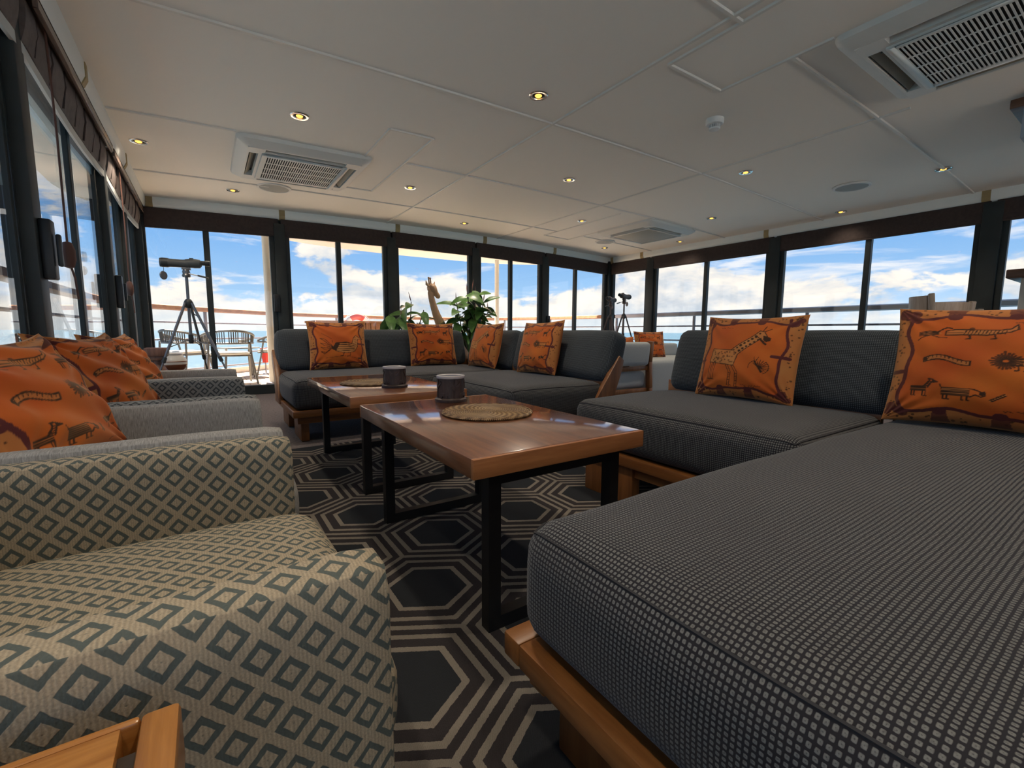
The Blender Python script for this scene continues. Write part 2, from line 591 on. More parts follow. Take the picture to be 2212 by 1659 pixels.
def emit_mat(name, col, strength):
    m = bpy.data.materials.new(name); m.use_nodes = True
    nt = NT(m.node_tree)
    e = nt.n('ShaderNodeEmission', ins={'Color': v4(col), 'Strength': strength})
    nt.n('ShaderNodeOutputMaterial', ins={'Surface': e.outputs[0]})
    return m


def print_mat(name):
    m, nt, bs = base_mat(name)
    at = nt.n('ShaderNodeAttribute', attribute_name='print')
    tcn = nt.n('ShaderNodeTexCoord')
    nz = nt.noise(tcn.outputs['Object'], 9.0, 5, 0.6)
    col = nt.mix(nt.maprange(nz, 0.35, 0.7, 0.0, 0.45), at.outputs[0], (1.0, 0.55, 0.35, 1), 'MULTIPLY')
    nt.set(bs, 'Base Color', col)
    bs.inputs['Roughness'].default_value = 0.75
    bs.inputs['Specular IOR Level'].default_value = 0.2
    bs.inputs['Sheen Weight'].default_value = 0.35
    bs.inputs['Sheen Tint'].default_value = (1.0, 0.7, 0.4, 1)
    nb = nt.noise(tcn.outputs['Object'], 300.0, 2, 0.6)
    b = nt.n('ShaderNodeBump', ins={'Height': nb, 'Strength': 0.15, 'Distance': 0.001})
    nt.set(bs, 'Normal', b.outputs[0])
    return m


def rattan_mat(name):
    m, nt, bs = base_mat(name)
    ob = nt.n('ShaderNodeTexCoord').outputs['Object']
    s_ = nt.n('ShaderNodeSeparateXYZ', ins={0: ob})
    r_ = nt.math('SQRT', nt.math('ADD', nt.math('POWER', s_.outputs[0], 2.0), nt.math('POWER', s_.outputs[1], 2.0)))
    an = nt.math('ARCTAN2', s_.outputs[1], s_.outputs[0])
    t = nt.math('ADD', nt.math('MULTIPLY', an, 24.0), nt.math('MULTIPLY', r_, 260.0))
    st_ = nt.math('SINE', t)
    ring = nt.math('SINE', nt.math('MULTIPLY', r_, 900.0))
    f = nt.math('ADD', nt.math('MULTIPLY', st_, 0.3), nt.math('ADD', nt.math('MULTIPLY', ring, 0.15), 0.5))
    nz = nt.noise(ob, 60.0, 4, 0.6)
    f2 = nt.math('ADD', nt.math('MULTIPLY', f, 0.6), nt.math('MULTIPLY', nz, 0.4))
    nt.set(bs, 'Base Color', nt.ramp(f2, [(0.2, (0.06, 0.03, 0.011)), (0.5, (0.19, 0.105, 0.042)), (0.8, (0.34, 0.22, 0.10))]))
    bs.inputs['Roughness'].default_value = 0.6
    b = nt.n('ShaderNodeBump', ins={'Height': f, 'Strength': 0.6, 'Distance': 0.002})
    nt.set(bs, 'Normal', b.outputs[0])
    return m


def sea_mat(name):
    m, nt, bs = base_mat(name)
    ob = nt.n('ShaderNodeTexCoord').outputs['Object']
    mp = nt.n('ShaderNodeMapping', ins={'Vector': ob, 'Scale': (0.5, 1.3, 1)})
    n_ = nt.noise(mp.outputs[0], 0.9, 6, 0.6, 0.4)
    big = nt.noise(ob, 0.01, 3, 0.5)
    col = nt.ramp(big, [(0.35, (0.022, 0.065, 0.105)), (0.65, (0.04, 0.09, 0.13))])
    nt.set(bs, 'Base Color', col)
    bs.inputs['Roughness'].default_value = 0.3
    bs.inputs['Specular IOR Level'].default_value = 0.22
    b = nt.n('ShaderNodeBump', ins={'Height': n_, 'Strength': 0.7, 'Distance': 0.35})
    nt.set(bs, 'Normal', b.outputs[0])
    return m


MT = dict(
    ceiling=mat('ceiling_paint', (0.90, 0.87, 0.82), 0.75, bump=0.12, bscale=120),
    batten=mat('batten_paint', (0.76, 0.74, 0.70), 0.5),
    cornice=mat('cornice_paint', (0.80, 0.82, 0.80), 0.35),
    tan=mat('tan_joint', (0.33, 0.24, 0.11), 0.5, var=0.2),
    frame=mat('dark_green_aluminium', (0.026, 0.031, 0.031), 0.5, 0.0, var=0.2, vscale=4, spec=0.35),
    blind=mat('brown_blind_cloth', (0.045, 0.028, 0.024), 0.8, var=0.25, vscale=30, bump=0.2, bscale=500),
    blindgrey=mat('taupe_blind_cloth', (0.135, 0.105, 0.095), 0.75, var=0.2, vscale=30, bump=0.2, bscale=500),
    fascia=mat('glossy_brown_fascia', (0.16, 0.115, 0.095), 0.25, var=0.15),
    batt=mat('blind_bottom_bar', (0.55, 0.56, 0.54), 0.4),
    cord=mat('brown_cord', (0.12, 0.05, 0.035), 0.7),
    black=mat('black_plastic', (0.012, 0.012, 0.013), 0.45),
    blackmetal=mat('black_metal', (0.010, 0.010, 0.011), 0.38, 0.3),
    glass=glass_mat('window_glass'),
    weave=weave_mat('charcoal_weave', (0.016, 0.015, 0.018), (0.155, 0.155, 0.145)),
    weave_blue_lit=weave_mat('charcoal_weave_blue_lit', (0.020, 0.024, 0.028), (0.125, 0.140, 0.150)),  # sofa cloth again, with the bluish light on the backs in its colour
    diamond=diamond_mat('diamond_cloth', (0.45, 0.365, 0.25), (0.092, 0.107, 0.095)),
    diamond2=diamond_mat('grey_diamond_cloth', (0.33, 0.32, 0.29), (0.075, 0.08, 0.08)),
    plain=streak_mat('plain_grey_cloth', (0.16, 0.155, 0.145), (0.42, 0.40, 0.37)),
    palegrey=mat('pale_grey_cloth', (0.36, 0.37, 0.36), 0.9, var=0.12, vscale=200, bump=0.3, bscale=700, spec=0.2),
    hexrug=hex_mat('hexagon_carpet'),
    carpet=carpet_mat('plain_carpet', (0.075, 0.062, 0.060), (0.20, 0.17, 0.165)),
    tablewood=wood('table_wood', (0.10, 0.030, 0.010), (0.25, 0.092, 0.032), 'y', 0.3, 0.8, coat=1.0, bump=0.05, spec=0.8),
    tableend=wood('table_edge_wood', (0.22, 0.075, 0.022), (0.42, 0.17, 0.06), 'x', 0.35, 0.8),
    framewood=wood('sofa_frame_wood', (0.15, 0.050, 0.012), (0.33, 0.135, 0.038), 'x', 0.35, 0.7),
    framewoody=wood('sofa_frame_wood_lengthwise', (0.15, 0.050, 0.012), (0.33, 0.135, 0.038), 'y', 0.35, 0.7),
    legwood=wood('sofa_leg_wood', (0.13, 0.045, 0.012), (0.29, 0.115, 0.034), 'z', 0.4, 0.7),
    sidewood=wood('side_table_wood', (0.30, 0.11, 0.022), (0.56, 0.26, 0.065), 'x', 0.3, 1.2, coat=0.3),
    sidewoody=wood('side_table_edge_wood', (0.26, 0.095, 0.02), (0.50, 0.22, 0.055), 'y', 0.3, 1.2, coat=0.3),
    groove=mat('dark_inlay', (0.03, 0.018, 0.01), 0.5),
    carved=wood('carved_dark_wood', (0.022, 0.013, 0.010), (0.075, 0.048, 0.038), 'z', 0.4, 2.0),
    rim=mat('pale_holder_rim', (0.42, 0.38, 0.36), 0.35),
    rattan=rattan_mat('rattan'),
    print=print_mat('printed_velvet'),
    acwhite=mat('air_conditioner_plastic', (0.74, 0.73, 0.70), 0.45),
    acgrey=mat('air_conditioner_panel', (0.38, 0.36, 0.31), 0.6),
    dark=mat('dark_void', (0.012, 0.011, 0.012), 0.8),
    vane=mat('air_vane', (0.30, 0.27, 0.21), 0.5),
    chrome=mat('chrome', (0.75, 0.73, 0.70), 0.18, 1.0),
    bulb=emit_mat('warm_bulb', (1.0, 0.42, 0.07), 1.5),
    mesh=mat('speaker_grille', (0.36, 0.37, 0.36), 0.6, bump=0.5, bscale=900),
    white=mat('white_plastic', (0.78, 0.78, 0.77), 0.4),
    deckbase=mat('deck_caulk', (0.22, 0.17, 0.13), 0.8),
    deck=wood('teak_deck', (0.50, 0.40, 0.31), (0.68, 0.58, 0.48), 'y', 0.7, 1.0),
    rail=wood('teak_rail', (0.33, 0.15, 0.075), (0.52, 0.28, 0.16), 'x', 0.5, 0.4),
    railgrey=mat('grey_rail_paint', (0.58, 0.54, 0.60), 0.5, var=0.15, vscale=1.2),
    steel=mat('painted_steel', (0.27, 0.26, 0.31), 0.45, 0.2),
    canopy=mat('canopy_paint', (0.80, 0.74, 0.66), 0.6),
    post=mat('cream_post', (0.80, 0.77, 0.70), 0.45),
    sea=sea_mat('lake_water'),
    leaf=mat('leaf_green', (0.085, 0.19, 0.045), 0.35, var=0.45, vscale=14, spec=0.5),
    leafred=mat('leaf_bud', (0.22, 0.09, 0.07), 0.5),
    stem=mat('plant_stem', (0.10, 0.075, 0.045), 0.7),
    pot=mat('plant_pot', (0.10, 0.07, 0.055), 0.6),
    soil=mat('potting_soil', (0.03, 0.02, 0.015), 0.9),
    giraffe=wood('giraffe_wood', (0.40, 0.22, 0.12), (0.62, 0.40, 0.24), 'z', 0.5, 1.0),
    clayw=mat('white_glaze', (0.55, 0.52, 0.48), 0.35, var=0.1),
    clayb=mat('brown_clay', (0.22, 0.075, 0.035), 0.4, var=0.2),
    stool=wood('carved_stool_wood', (0.09, 0.04, 0.028), (0.24, 0.12, 0.08), 'z', 0.45, 1.2),
    tripod=mat('tripod_alloy', (0.17, 0.17, 0.18), 0.35, 0.7),
    rubber=mat('scope_rubber', (0.022, 0.023, 0.024), 0.5),
    rubber2=mat('scope_armour', (0.055, 0.058, 0.058), 0.55),
    armour_glare=mat('scope_armour_glare', (0.10, 0.075, 0.065), 0.5),  # rubber lightened and browned to carry the glare on the corner pair
    tripod2=mat('tripod_bronze', (0.11, 0.08, 0.07), 0.45, 0.4),
    chairgrey=mat('backlit_deck_chair_paint', (0.13, 0.125, 0.12), 0.45, 0.2),  # darkened paint carries the shade of the backlit chairs
    rope=mat('grey_rope', (0.07, 0.068, 0.065), 0.8, var=0.2, vscale=80),
    seatpale=mat('pale_deck_cushion', (0.68, 0.66, 0.62), 0.85),
    red=mat('red_paint', (0.62, 0.035, 0.028), 0.45),
    ringred=mat('lifebuoy_red', (0.75, 0.075, 0.05), 0.45),
    planks=wood('tub_planks', (0.22, 0.10, 0.06), (0.42, 0.22, 0.13), 'z', 0.6, 1.0),
    palewood=wood('pale_chair_wood', (0.34, 0.23, 0.15), (0.55, 0.42, 0.30), 'z', 0.4, 1.0),
    darkwood=wood('dark_counter_wood', (0.07, 0.03, 0.018), (0.19, 0.09, 0.05), 'y', 0.35, 1.0),
    bargrey=mat('bar_panel_grey', (0.50, 0.49, 0.46), 0.5),
    bluegrey=mat('cabinet_blue_grey', (0.42, 0.45, 0.52), 0.5),
    wall=mat('cream_wall_paint', (0.72, 0.69, 0.63), 0.7),
    seam=mat('charcoal_seam', (0.022, 0.021, 0.023), 0.9),
    brass=mat('brass', (0.55, 0.38, 0.14), 0.3, 1.0),
)

# ================================================================== the room
XC, CAM_K, ZTOP = 2.887, 0.0067, 2.132
def zc(x):
    """cambered deckhead"""
    return ZTOP - CAM_K*(x-XC)**2

GX0, GX1, GY1, GY0 = -0.54, 6.16, 5.98, -4.0      # glass planes / aft bulkhead

# floor ------------------------------------------------------------
fl = MB().box(-0.62, 6.24, -4.05, 6.06, -0.06, 0.0).build('floor', MT['carpet'])
tag(fl, 'plain taupe ribbed carpet floor of the saloon', kind='structure')
rug = MB().box(-0.40, 4.35, -2.6, 3.02, 0.0, 0.006).build('hexagon_rug', MT['hexrug'])
tag(rug, 'black carpet with taupe concentric hexagons under the coffee tables', 'rug')

# ceiling ----------------------------------------------------------
m = MB()
xs = np.linspace(-0.52, 6.16, 41)
for i in range(40):
    a, b = xs[i], xs[i+1]
    m.add([(a, -4.05, zc(a)), (b, -4.05, zc(b)), (b, 5.97, zc(b)), (a, 5.97, zc(a)),
           (a, -4.05, zc(a)+.03), (b, -4.05, zc(b)+.03), (b, 5.97, zc(b)+.03), (a, 5.97, zc(a)+.03)],
          [(0, 1, 2, 3), (7, 6, 5, 4), (0, 4, 5, 1), (2, 6, 7, 3)])
ceil = m.build('ceiling', MT['ceiling'], smooth=True)
tag(ceil, 'off-white cambered panelled ceiling', kind='structure')

def batten_x(y, x0, x1, w=.024, h=.009):
    mm = MB()
    n = max(2, int((x1-x0)/.2)+1)
    q = np.linspace(x0, x1, n)
    for i in range(n-1):
        a, b = q[i], q[i+1]
        mm.add([(a, y-w/2, zc(a)+.002), (b, y-w/2, zc(b)+.002), (b, y+w/2, zc(b)+.002), (a, y+w/2, zc(a)+.002),
                (a, y-w/3, zc(a)-h), (b, y-w/3, zc(b)-h), (b, y+w/3, zc(b)-h), (a, y+w/3, zc(a)-h)],
               [(4, 5, 6, 7), (0, 1, 5, 4), (2, 3, 7, 6)] + ([(0, 4, 7, 3)] if i == 0 else []) + ([(1, 2, 6, 5)] if i == n-2 else []))
    mm.build('batten', MT['batten'], ceil)

def batten_y(x, y0, y1, w=.024, h=.009):
    z = zc(x)
    mm = MB().add([(x-w/2, y0, z+.002), (x+w/2, y0, z+.002), (x+w/2, y1, z+.002), (x-w/2, y1, z+.002),
                   (x-w/3, y0, z-h), (x+w/3, y0, z-h), (x+w/3, y1, z-h), (x-w/3, y1, z-h)],
                  [(4, 7, 6, 5), (0, 4, 5, 1), (2, 6, 7, 3), (1, 5, 6, 2), (0, 3, 7, 4)])
    mm.build('batten', MT['batten'], ceil)

batten_x(5.007, -.42, 4.13); batten_x(5.007, 4.60, 6.1)
batten_x(3.746, -.42, .25); batten_x(3.746, 1.45, 4.62); batten_x(3.746, 5.38, 6.1)
batten_x(2.520, -.42, 6.1)
batten_x(1.255, -.42, 2.10); batten_x(1.255, 2.56, 6.1)
for y in (0.0, -1.25, -2.5): batten_x(y, -.42, 6.1)
batten_y(2.017, -4, 5.9); batten_y(3.70, -4, .15); batten_y(3.70, 1.09, 5.9)
# access panels
batten_y(2.09, -.6, 1.65); batten_x(1.648, 2.09, 2.56); batten_y(2.56, 1.07, 1.648)
batten_y(1.128, 3.18, 3.76); batten_y(1.447, 3.18, 4.66); batten_x(3.18, 1.128, 1.447); batten_x(4.66, 1.19, 1.447)
batten_y(4.12, 3.85, 5.30); batten_y(4.575, 4.68, 5.30); batten_x(5.30, 4.12, 4.575)

# window walls -------------------------------------------------------
wall_far = MB().box(-0.60, 6.22, 5.985, 6.05, 1.86, 2.22).build('wall_far', MT['frame'])
tag(wall_far, 'dark header beam over the far window wall', kind='structure')
wall_left = MB().box(-0.605, -0.545, -4.05, 5.985, 1.80, 2.22).build('wall_left', MT['frame'])
tag(wall_left, 'dark header beam over the left window wall', kind='structure')
wall_right = MB().box(6.165, 6.225, -4.05, 5.985, 1.80, 2.22).build('wall_right', MT['frame'])
tag(wall_right, 'dark header beam over the right window wall', kind='structure')
wall_near = MB().box(-0.60, .25, -4.12, -4.05, 0, 2.22).box(5.4, 6.22, -4.12, -4.05, 0, 2.22).box(.25, 5.4, -4.12, -4.05, 1.95, 2.22).build('wall_near', MT['wall'])  # unseen bulkhead, its wide opening added to let more light in
tag(wall_near, 'cream bulkhead behind the camera with a wide doorway added to let light in', kind='structure')

def FAR(s, d, z): return (s, GY1-d, z)
def RGT(s, d, z): return (GX1-d, s, z)
def LFT(s, d, z): return (GX0+d, s, z)

def wbox(mb, W, s0, s1, d0, d1, z0, z1):
    a = W(s0, d0, z0); b = W(s1, d1, z1)
    lo = [min(p, q) for p, q in zip(a, b)]; hi = [max(p, q) for p, q in zip(a, b)]
    mb.box(lo[0], hi[0], lo[1], hi[1], lo[2], hi[2])
    return mb

# cornices (white coving) with tan joint covers
def cornice(W, s0, s1, zfun, wallobj, joints, jw=.055, deep=.075, drop=.105):
    mm = MB()
    n = max(2, int(abs(s1-s0)/.25)+1)
    ss = np.linspace(s0, s1, n)
    prof = [(0.0, 0.0), (deep, 0.0), (deep, -drop*.55), (deep*.86, -drop*.82), (deep*.6, -drop), (0.0, -drop)]
    k = len(prof)
    vs, fs = [], []
    for s in ss:
        for d, h in prof: vs.append(W(s, d, zfun(s)+h))
    for i in range(n-1):
        for j in range(k):
            j2 = (j+1) % k
            fs.append((i*k+j, i*k+j2, (i+1)*k+j2, (i+1)*k+j))
    fs += [tuple(range(k)), tuple((n-1)*k+j for j in range(k))]
    mm.add(vs, fs)
    mm.build('cornice', MT['cornice'], wallobj, smooth=True)
    for s in joints:
        vs, fs = [], []
        for q in (s-jw/2, s+jw/2):
            for d, h in prof:
                vs.append(W(q, d+(.004 if d > 0 else 0), zfun(q)+h-(.004 if h < 0 else 0)))
        for j in range(k):
            j2 = (j+1) % k
            fs.append((j, j2, k+j2, k+j))
        fs += [tuple(range(k)), tuple(k+j for j in range(k))]
        MB().add(vs, fs).build('joint_cover', MT['tan'], wallobj)

cornice(FAR, -0.50, 6.11, zc, wall_far, (-.40, .80, 2.17, 3.50, 4.83), jw=.06, deep=.06)
cornice(RGT, -4.0, 5.93, lambda s: zc(6.1), wall_right, (5.87, 5.2, 3.17, 1.165, -.8), jw=.06, deep=.06)
cornice(LFT, -4.0, 5.93, lambda s: zc(-.44), wall_left, (3.22, 1.9, 4.62), jw=.05, deep=.115, drop=.125)

# posts and windows ---------------------------------------------------
win_no = [0]
def post(W, wallobj, s, wdt, dep=.06, out=.05, z1=1.95):
    wbox(MB(), W, s-wdt*.30, s+wdt*.30, -out, dep, 0, z1).build('post', MT['frame'], wallobj, bevel=.006)

def sash_bar(W, parent, s0, s1, d0, d1, z0, z1, name='stile'):
    wbox(MB(), W, s0, s1, d0, d1, z0, z1).build(name, MT['frame'], parent, bevel=.004, seg=1)

def window(W, s0, s1, mull=(), label='', z1=1.95, latch=None, sill=.105, stile=.05, th=.03):
    """one glazed bay: frame ring + stiles, panes, mullions and latch"""
    win_no[0] += 1
    fr = MB()
    wbox(fr, W, s0, s1, -.045, .045, 0.0, sill)
    wbox(fr, W, s0, s1, -.04, .035, z1-.06, z1)
    root = fr.build('window_%d' % win_no[0], MT['frame'], bevel=.005, seg=1)
    tag(root, label, kind='structure')
    edges = [s0] + list(mull) + [s1]
    sash_bar(W, root, s0, s0+stile, -th, th, sill, z1)
    sash_bar(W, root, s1-stile, s1, -th, th, sill, z1)
    for q in mull: sash_bar(W, root, q-.028, q+.028, -th, th, sill, z1, 'mullion')
    for i in range(len(edges)-1):
        a = edges[i] + (.028 if i else stile*.9); b = edges[i+1] - (.028 if i < len(edges)-2 else stile*.9)
        off = .012 if i % 2 else -.012
        wbox(MB(), W, a-.004, b+.004, off-.003, off+.003, sill-.003, z1-.055).build('pane', MT['glass'], root)
    if latch is not None:
        h = MB(); s, za, zb = latch
        wbox(h, W, s-.03, s+.03, .05, .085, za, zb)
        wbox(h, W, s-.012, s+.012, .09, .105, za+.05, zb-.05)
        h.build('latch_handle', MT['black'], root, bevel=.006)
    return root

FP = [-.50, .764, 2.08, 3.344, 4.638, 6.10]
for s in FP[1:-1]: post(FAR, wall_far, s, .19)
names = ['far window with the spotting scope standing before it', 'far window with the lifebuoy showing beyond it',
         'far window without mullion behind the carved giraffe', 'far window with the white canopy pole beyond it', 'far window next to the far right corner']
lat = [(.70, .95, 1.15), None, None, None, (4.70, .84, 1.0)]
mul = [(.058,), (1.418,), (), (3.987,), (5.33,)]
for i in range(5):
    window(FAR, FP[i]+.055 if i else -.50, FP[i+1]-.055 if i < 4 else 6.06, mul[i], names[i], latch=lat[i])
# corner posts
MB().box(-.60, -.47, 5.90, 6.05, 0, 2.0).build('corner_post', MT['frame'], wall_far, bevel=.006)
MB().box(6.06, 6.22, 5.90, 6.05, 0, 2.0).build('corner_post', MT['frame'], wall_far, bevel=.006)

RP = [5.90, 5.02, 3.054, 1.108, -.84, -2.8]
for s in RP[1:]: post(RGT, wall_right, s, .23)
names = ['right wall window bay nearest the far corner', 'right wall window behind the giraffe cushion sofa', 'right wall window behind the wooden chair backs', 'right wall window beside the bar counter', 'right wall window abaft the bar']
mul = [(), (4.03,), (2.06,), (.1,), (-1.8,)]
for i in range(5): window(RGT, RP[i+1]+.065, RP[i]-(.065 if i else 0), mul[i], names[i], latch=(1.108, .84, .98) if i == 3 else None)
window(RGT, -4.0, RP[5]-.065, (), 'right wall window at the aft end')

LP = [5.90, 5.0, 4.08, 2.41, .75, -.9, -2.55]
for s in LP[1:]: post(LFT, wall_left, s, .17, dep=.05, out=.035)
names = ['left wall window bay nearest the far corner', 'left wall window beside the last armchair', 'left wall window behind the middle armchair cushions', 'left wall window at the photo edge', 'left wall window beside the camera', 'left wall window abaft the side table']
mul = [(), (), (3.30,), (1.5,), (-.1,), (-1.7,)]
lat = [None, (4.10, .88, 1.10), (2.42, .92, 1.14), None, None, None]
for i in range(6): window(LFT, LP[i+1]+.05, LP[i]-(.05 if i else 0), mul[i], names[i], latch=lat[i], z1=1.9, th=.012)
window(LFT, -4.0, LP[6]-.05, (), 'left wall window at the aft end', z1=1.9)

# blinds ---------------------------------------------------------------
def flat_blind(W, s0, s1, zfun, label, n=8, slits=False, top=.10, bot=.285):
    """raised roman blind: a shallow fold stack over the window head"""
    root = thing('roman_blind', label, 'blind', W((s0+s1)/2, .02, 0), group='raised brown blinds')
    base = Vector(root.location)
    ss = np.linspace(s0, s1, n)
    prof = [(.012, -top), (.052, -top), (.055, -top-.06), (.048, -bot*.72), (.056, -bot+.012), (.05, -bot), (.02, -bot), (.012, -bot*.8)]
    k = len(prof); vs, fs = [], []
    for s in ss:
        for d, h in prof: vs.append(Vector(W(s, d, zfun(s)+h))-base)
    for i in range(n-1):
        for j in range(k):
            j2 = (j+1) % k
            fs.append((i*k+j, i*k+j2, (i+1)*k+j2, (i+1)*k+j))
    fs += [tuple(range(k)), tuple((n-1)*k+j for j in range(k))]
    MB().add(vs, fs).build('fabric', MT['blind'], root, smooth=True)
    mm = MB()
    for i in range(n-1):
        a = Vector(W(ss[i], .035, zfun(ss[i])-bot-.006))-base; b = Vector(W(ss[i+1], .035, zfun(ss[i+1])-bot-.006))-base
        mm.beam(a, b, .03, .012)
    mm.build('bottom_bar', MT['blind'], root)
    return root

lab = ['dark brown raised blind above the spotting scope window', 'dark brown raised blind above the window showing the lifebuoy',
       'dark brown raised blind above the giraffe', 'dark brown raised blind above the window with the white pole', 'dark brown raised blind on the far wall touching the right corner']
for i in range(5): flat_blind(FAR, FP[i]+(.02 if i else .05), FP[i+1]-.01 - (.03 if i == 4 else 0), zc, lab[i])
lab = ['dark brown raised blind on the right wall touching the far corner', 'dark brown raised blind on the right wall over the giraffe cushion sofa', 'dark brown raised blind above the wooden chair backs', 'dark brown raised blind by the bar counter at the photo edge']
for i in range(4): flat_blind(RGT, RP[i+1]+.02, RP[i]-.02, lambda s: zc(6.1), lab[i])

def sag_blind(s0, s1, label, cord_s=None):
    """blind on the left wall: ribbed cloth bowing down to a pale bottom bar"""
    root = thing('roman_blind', label, 'blind', LFT((s0+s1)/2, .05, 0), group='raised brown blinds')
    base = Vector(root.location)
    zt = zc(-.44)-.125
    n = 25
    ss = np.linspace(s0, s1, n)
    def low(s):
        t = (s-s0)/(s1-s0)
        return 1.745 - .035*math.sin(math.pi*t)
    # glossy fascia above the cloth
    f = MB(); wbox(f, LFT, s0, s1, .02, .105, zt-.012, zt+.004)
    wbox(f, LFT, s0, s1, .088, .105, zt-.045, zt)
    f.v = [tuple(Vector(q)-base) for q in f.v]
    f.build('fascia', MT['fascia'], root, bevel=.003, seg=1)
    vs, fs = [], []
    rows = 7
    for s in ss:
        for r_ in range(rows):
            t = r_/(rows-1)
            z = (zt-.02)*(1-t)+(low(s)+.02)*t
            d = .07 - .018*t + .008*math.sin(t*math.pi) + .003*math.sin(s*18)
            vs.append(Vector(LFT(s, d, z))-base)
        for r_ in range(rows):
            t = 1-r_/(rows-1)
            z = (zt-.02)*(1-t)+(low(s)+.02)*t
            vs.append(Vector(LFT(s, .035, z))-base)
    k = rows*2
    for i in range(n-1):
        for j in range(k):
            j2 = (j+1) % k
            fs.append((i*k+j, i*k+j2, (i+1)*k+j2, (i+1)*k+j))
    fs += [tuple(range(k)), tuple((n-1)*k+j for j in range(k))]
    MB().add(vs, fs).build('fabric', MT['blindgrey'], root, smooth=True)
    q = s0+.12
    while q < s1-.05:                      # dark seams
        mm = MB().tube([Vector(LFT(q+.01*math.sin(t*4), .068-.014*t/5+.006*math.sin(t/5*math.pi), (zt-.03)*(1-t/5)+(low(q)+.03)*t/5))-base for t in range(6)], .006, 5)
        mm.build('seam', MT['blind'], root)
        q += .21
    mm = MB()
    for i in range(n-1):
        a = Vector(LFT(ss[i], .044, low(ss[i])))-base; b = Vector(LFT(ss[i+1], .044, low(ss[i+1])))-base
        mm.beam(a, b, .012, .042)
    mm.build('bottom_bar', MT['batt'], root)
    if cord_s:
        z0 = low(cord_s)
        mm = MB().tube([Vector(LFT(cord_s, .085, zt-.03))-base, Vector(LFT(cord_s, .088, 1.5))-base, Vector(LFT(cord_s, .085, 1.06))-base], .004, 6)
        mm.tube([Vector(LFT(cord_s+.012, .08, 1.03))-base, Vector(LFT(cord_s+.02, .095, .95))-base, Vector(LFT(cord_s+.015, .10, .86))-base], .004, 6)
        mm.build('cord', MT['cord'], root)
        mm = MB().lathe([(0.001, -.055), (.016, -.05), (.024, -.02), (.024, .02), (.014, .05), (.001, .055)], 10, Vector(LFT(cord_s, .085, 1.04))-base)
        mm.build('cord_toggle', MT['cord'], root, smooth=True)
    return root

sag_blind(4.12, 5.86, 'taupe raised blind on the left wall ending at the far left corner', 4.45)
sag_blind(2.44, 4.05, 'taupe raised blind with pale bowed bar above the middle left window', 2.62)
sag_blind(.78, 2.38, 'taupe raised blind at the upper left photo edge')
sag_blind(-.87, .72, 'taupe raised blind on the left wall beside the camera')

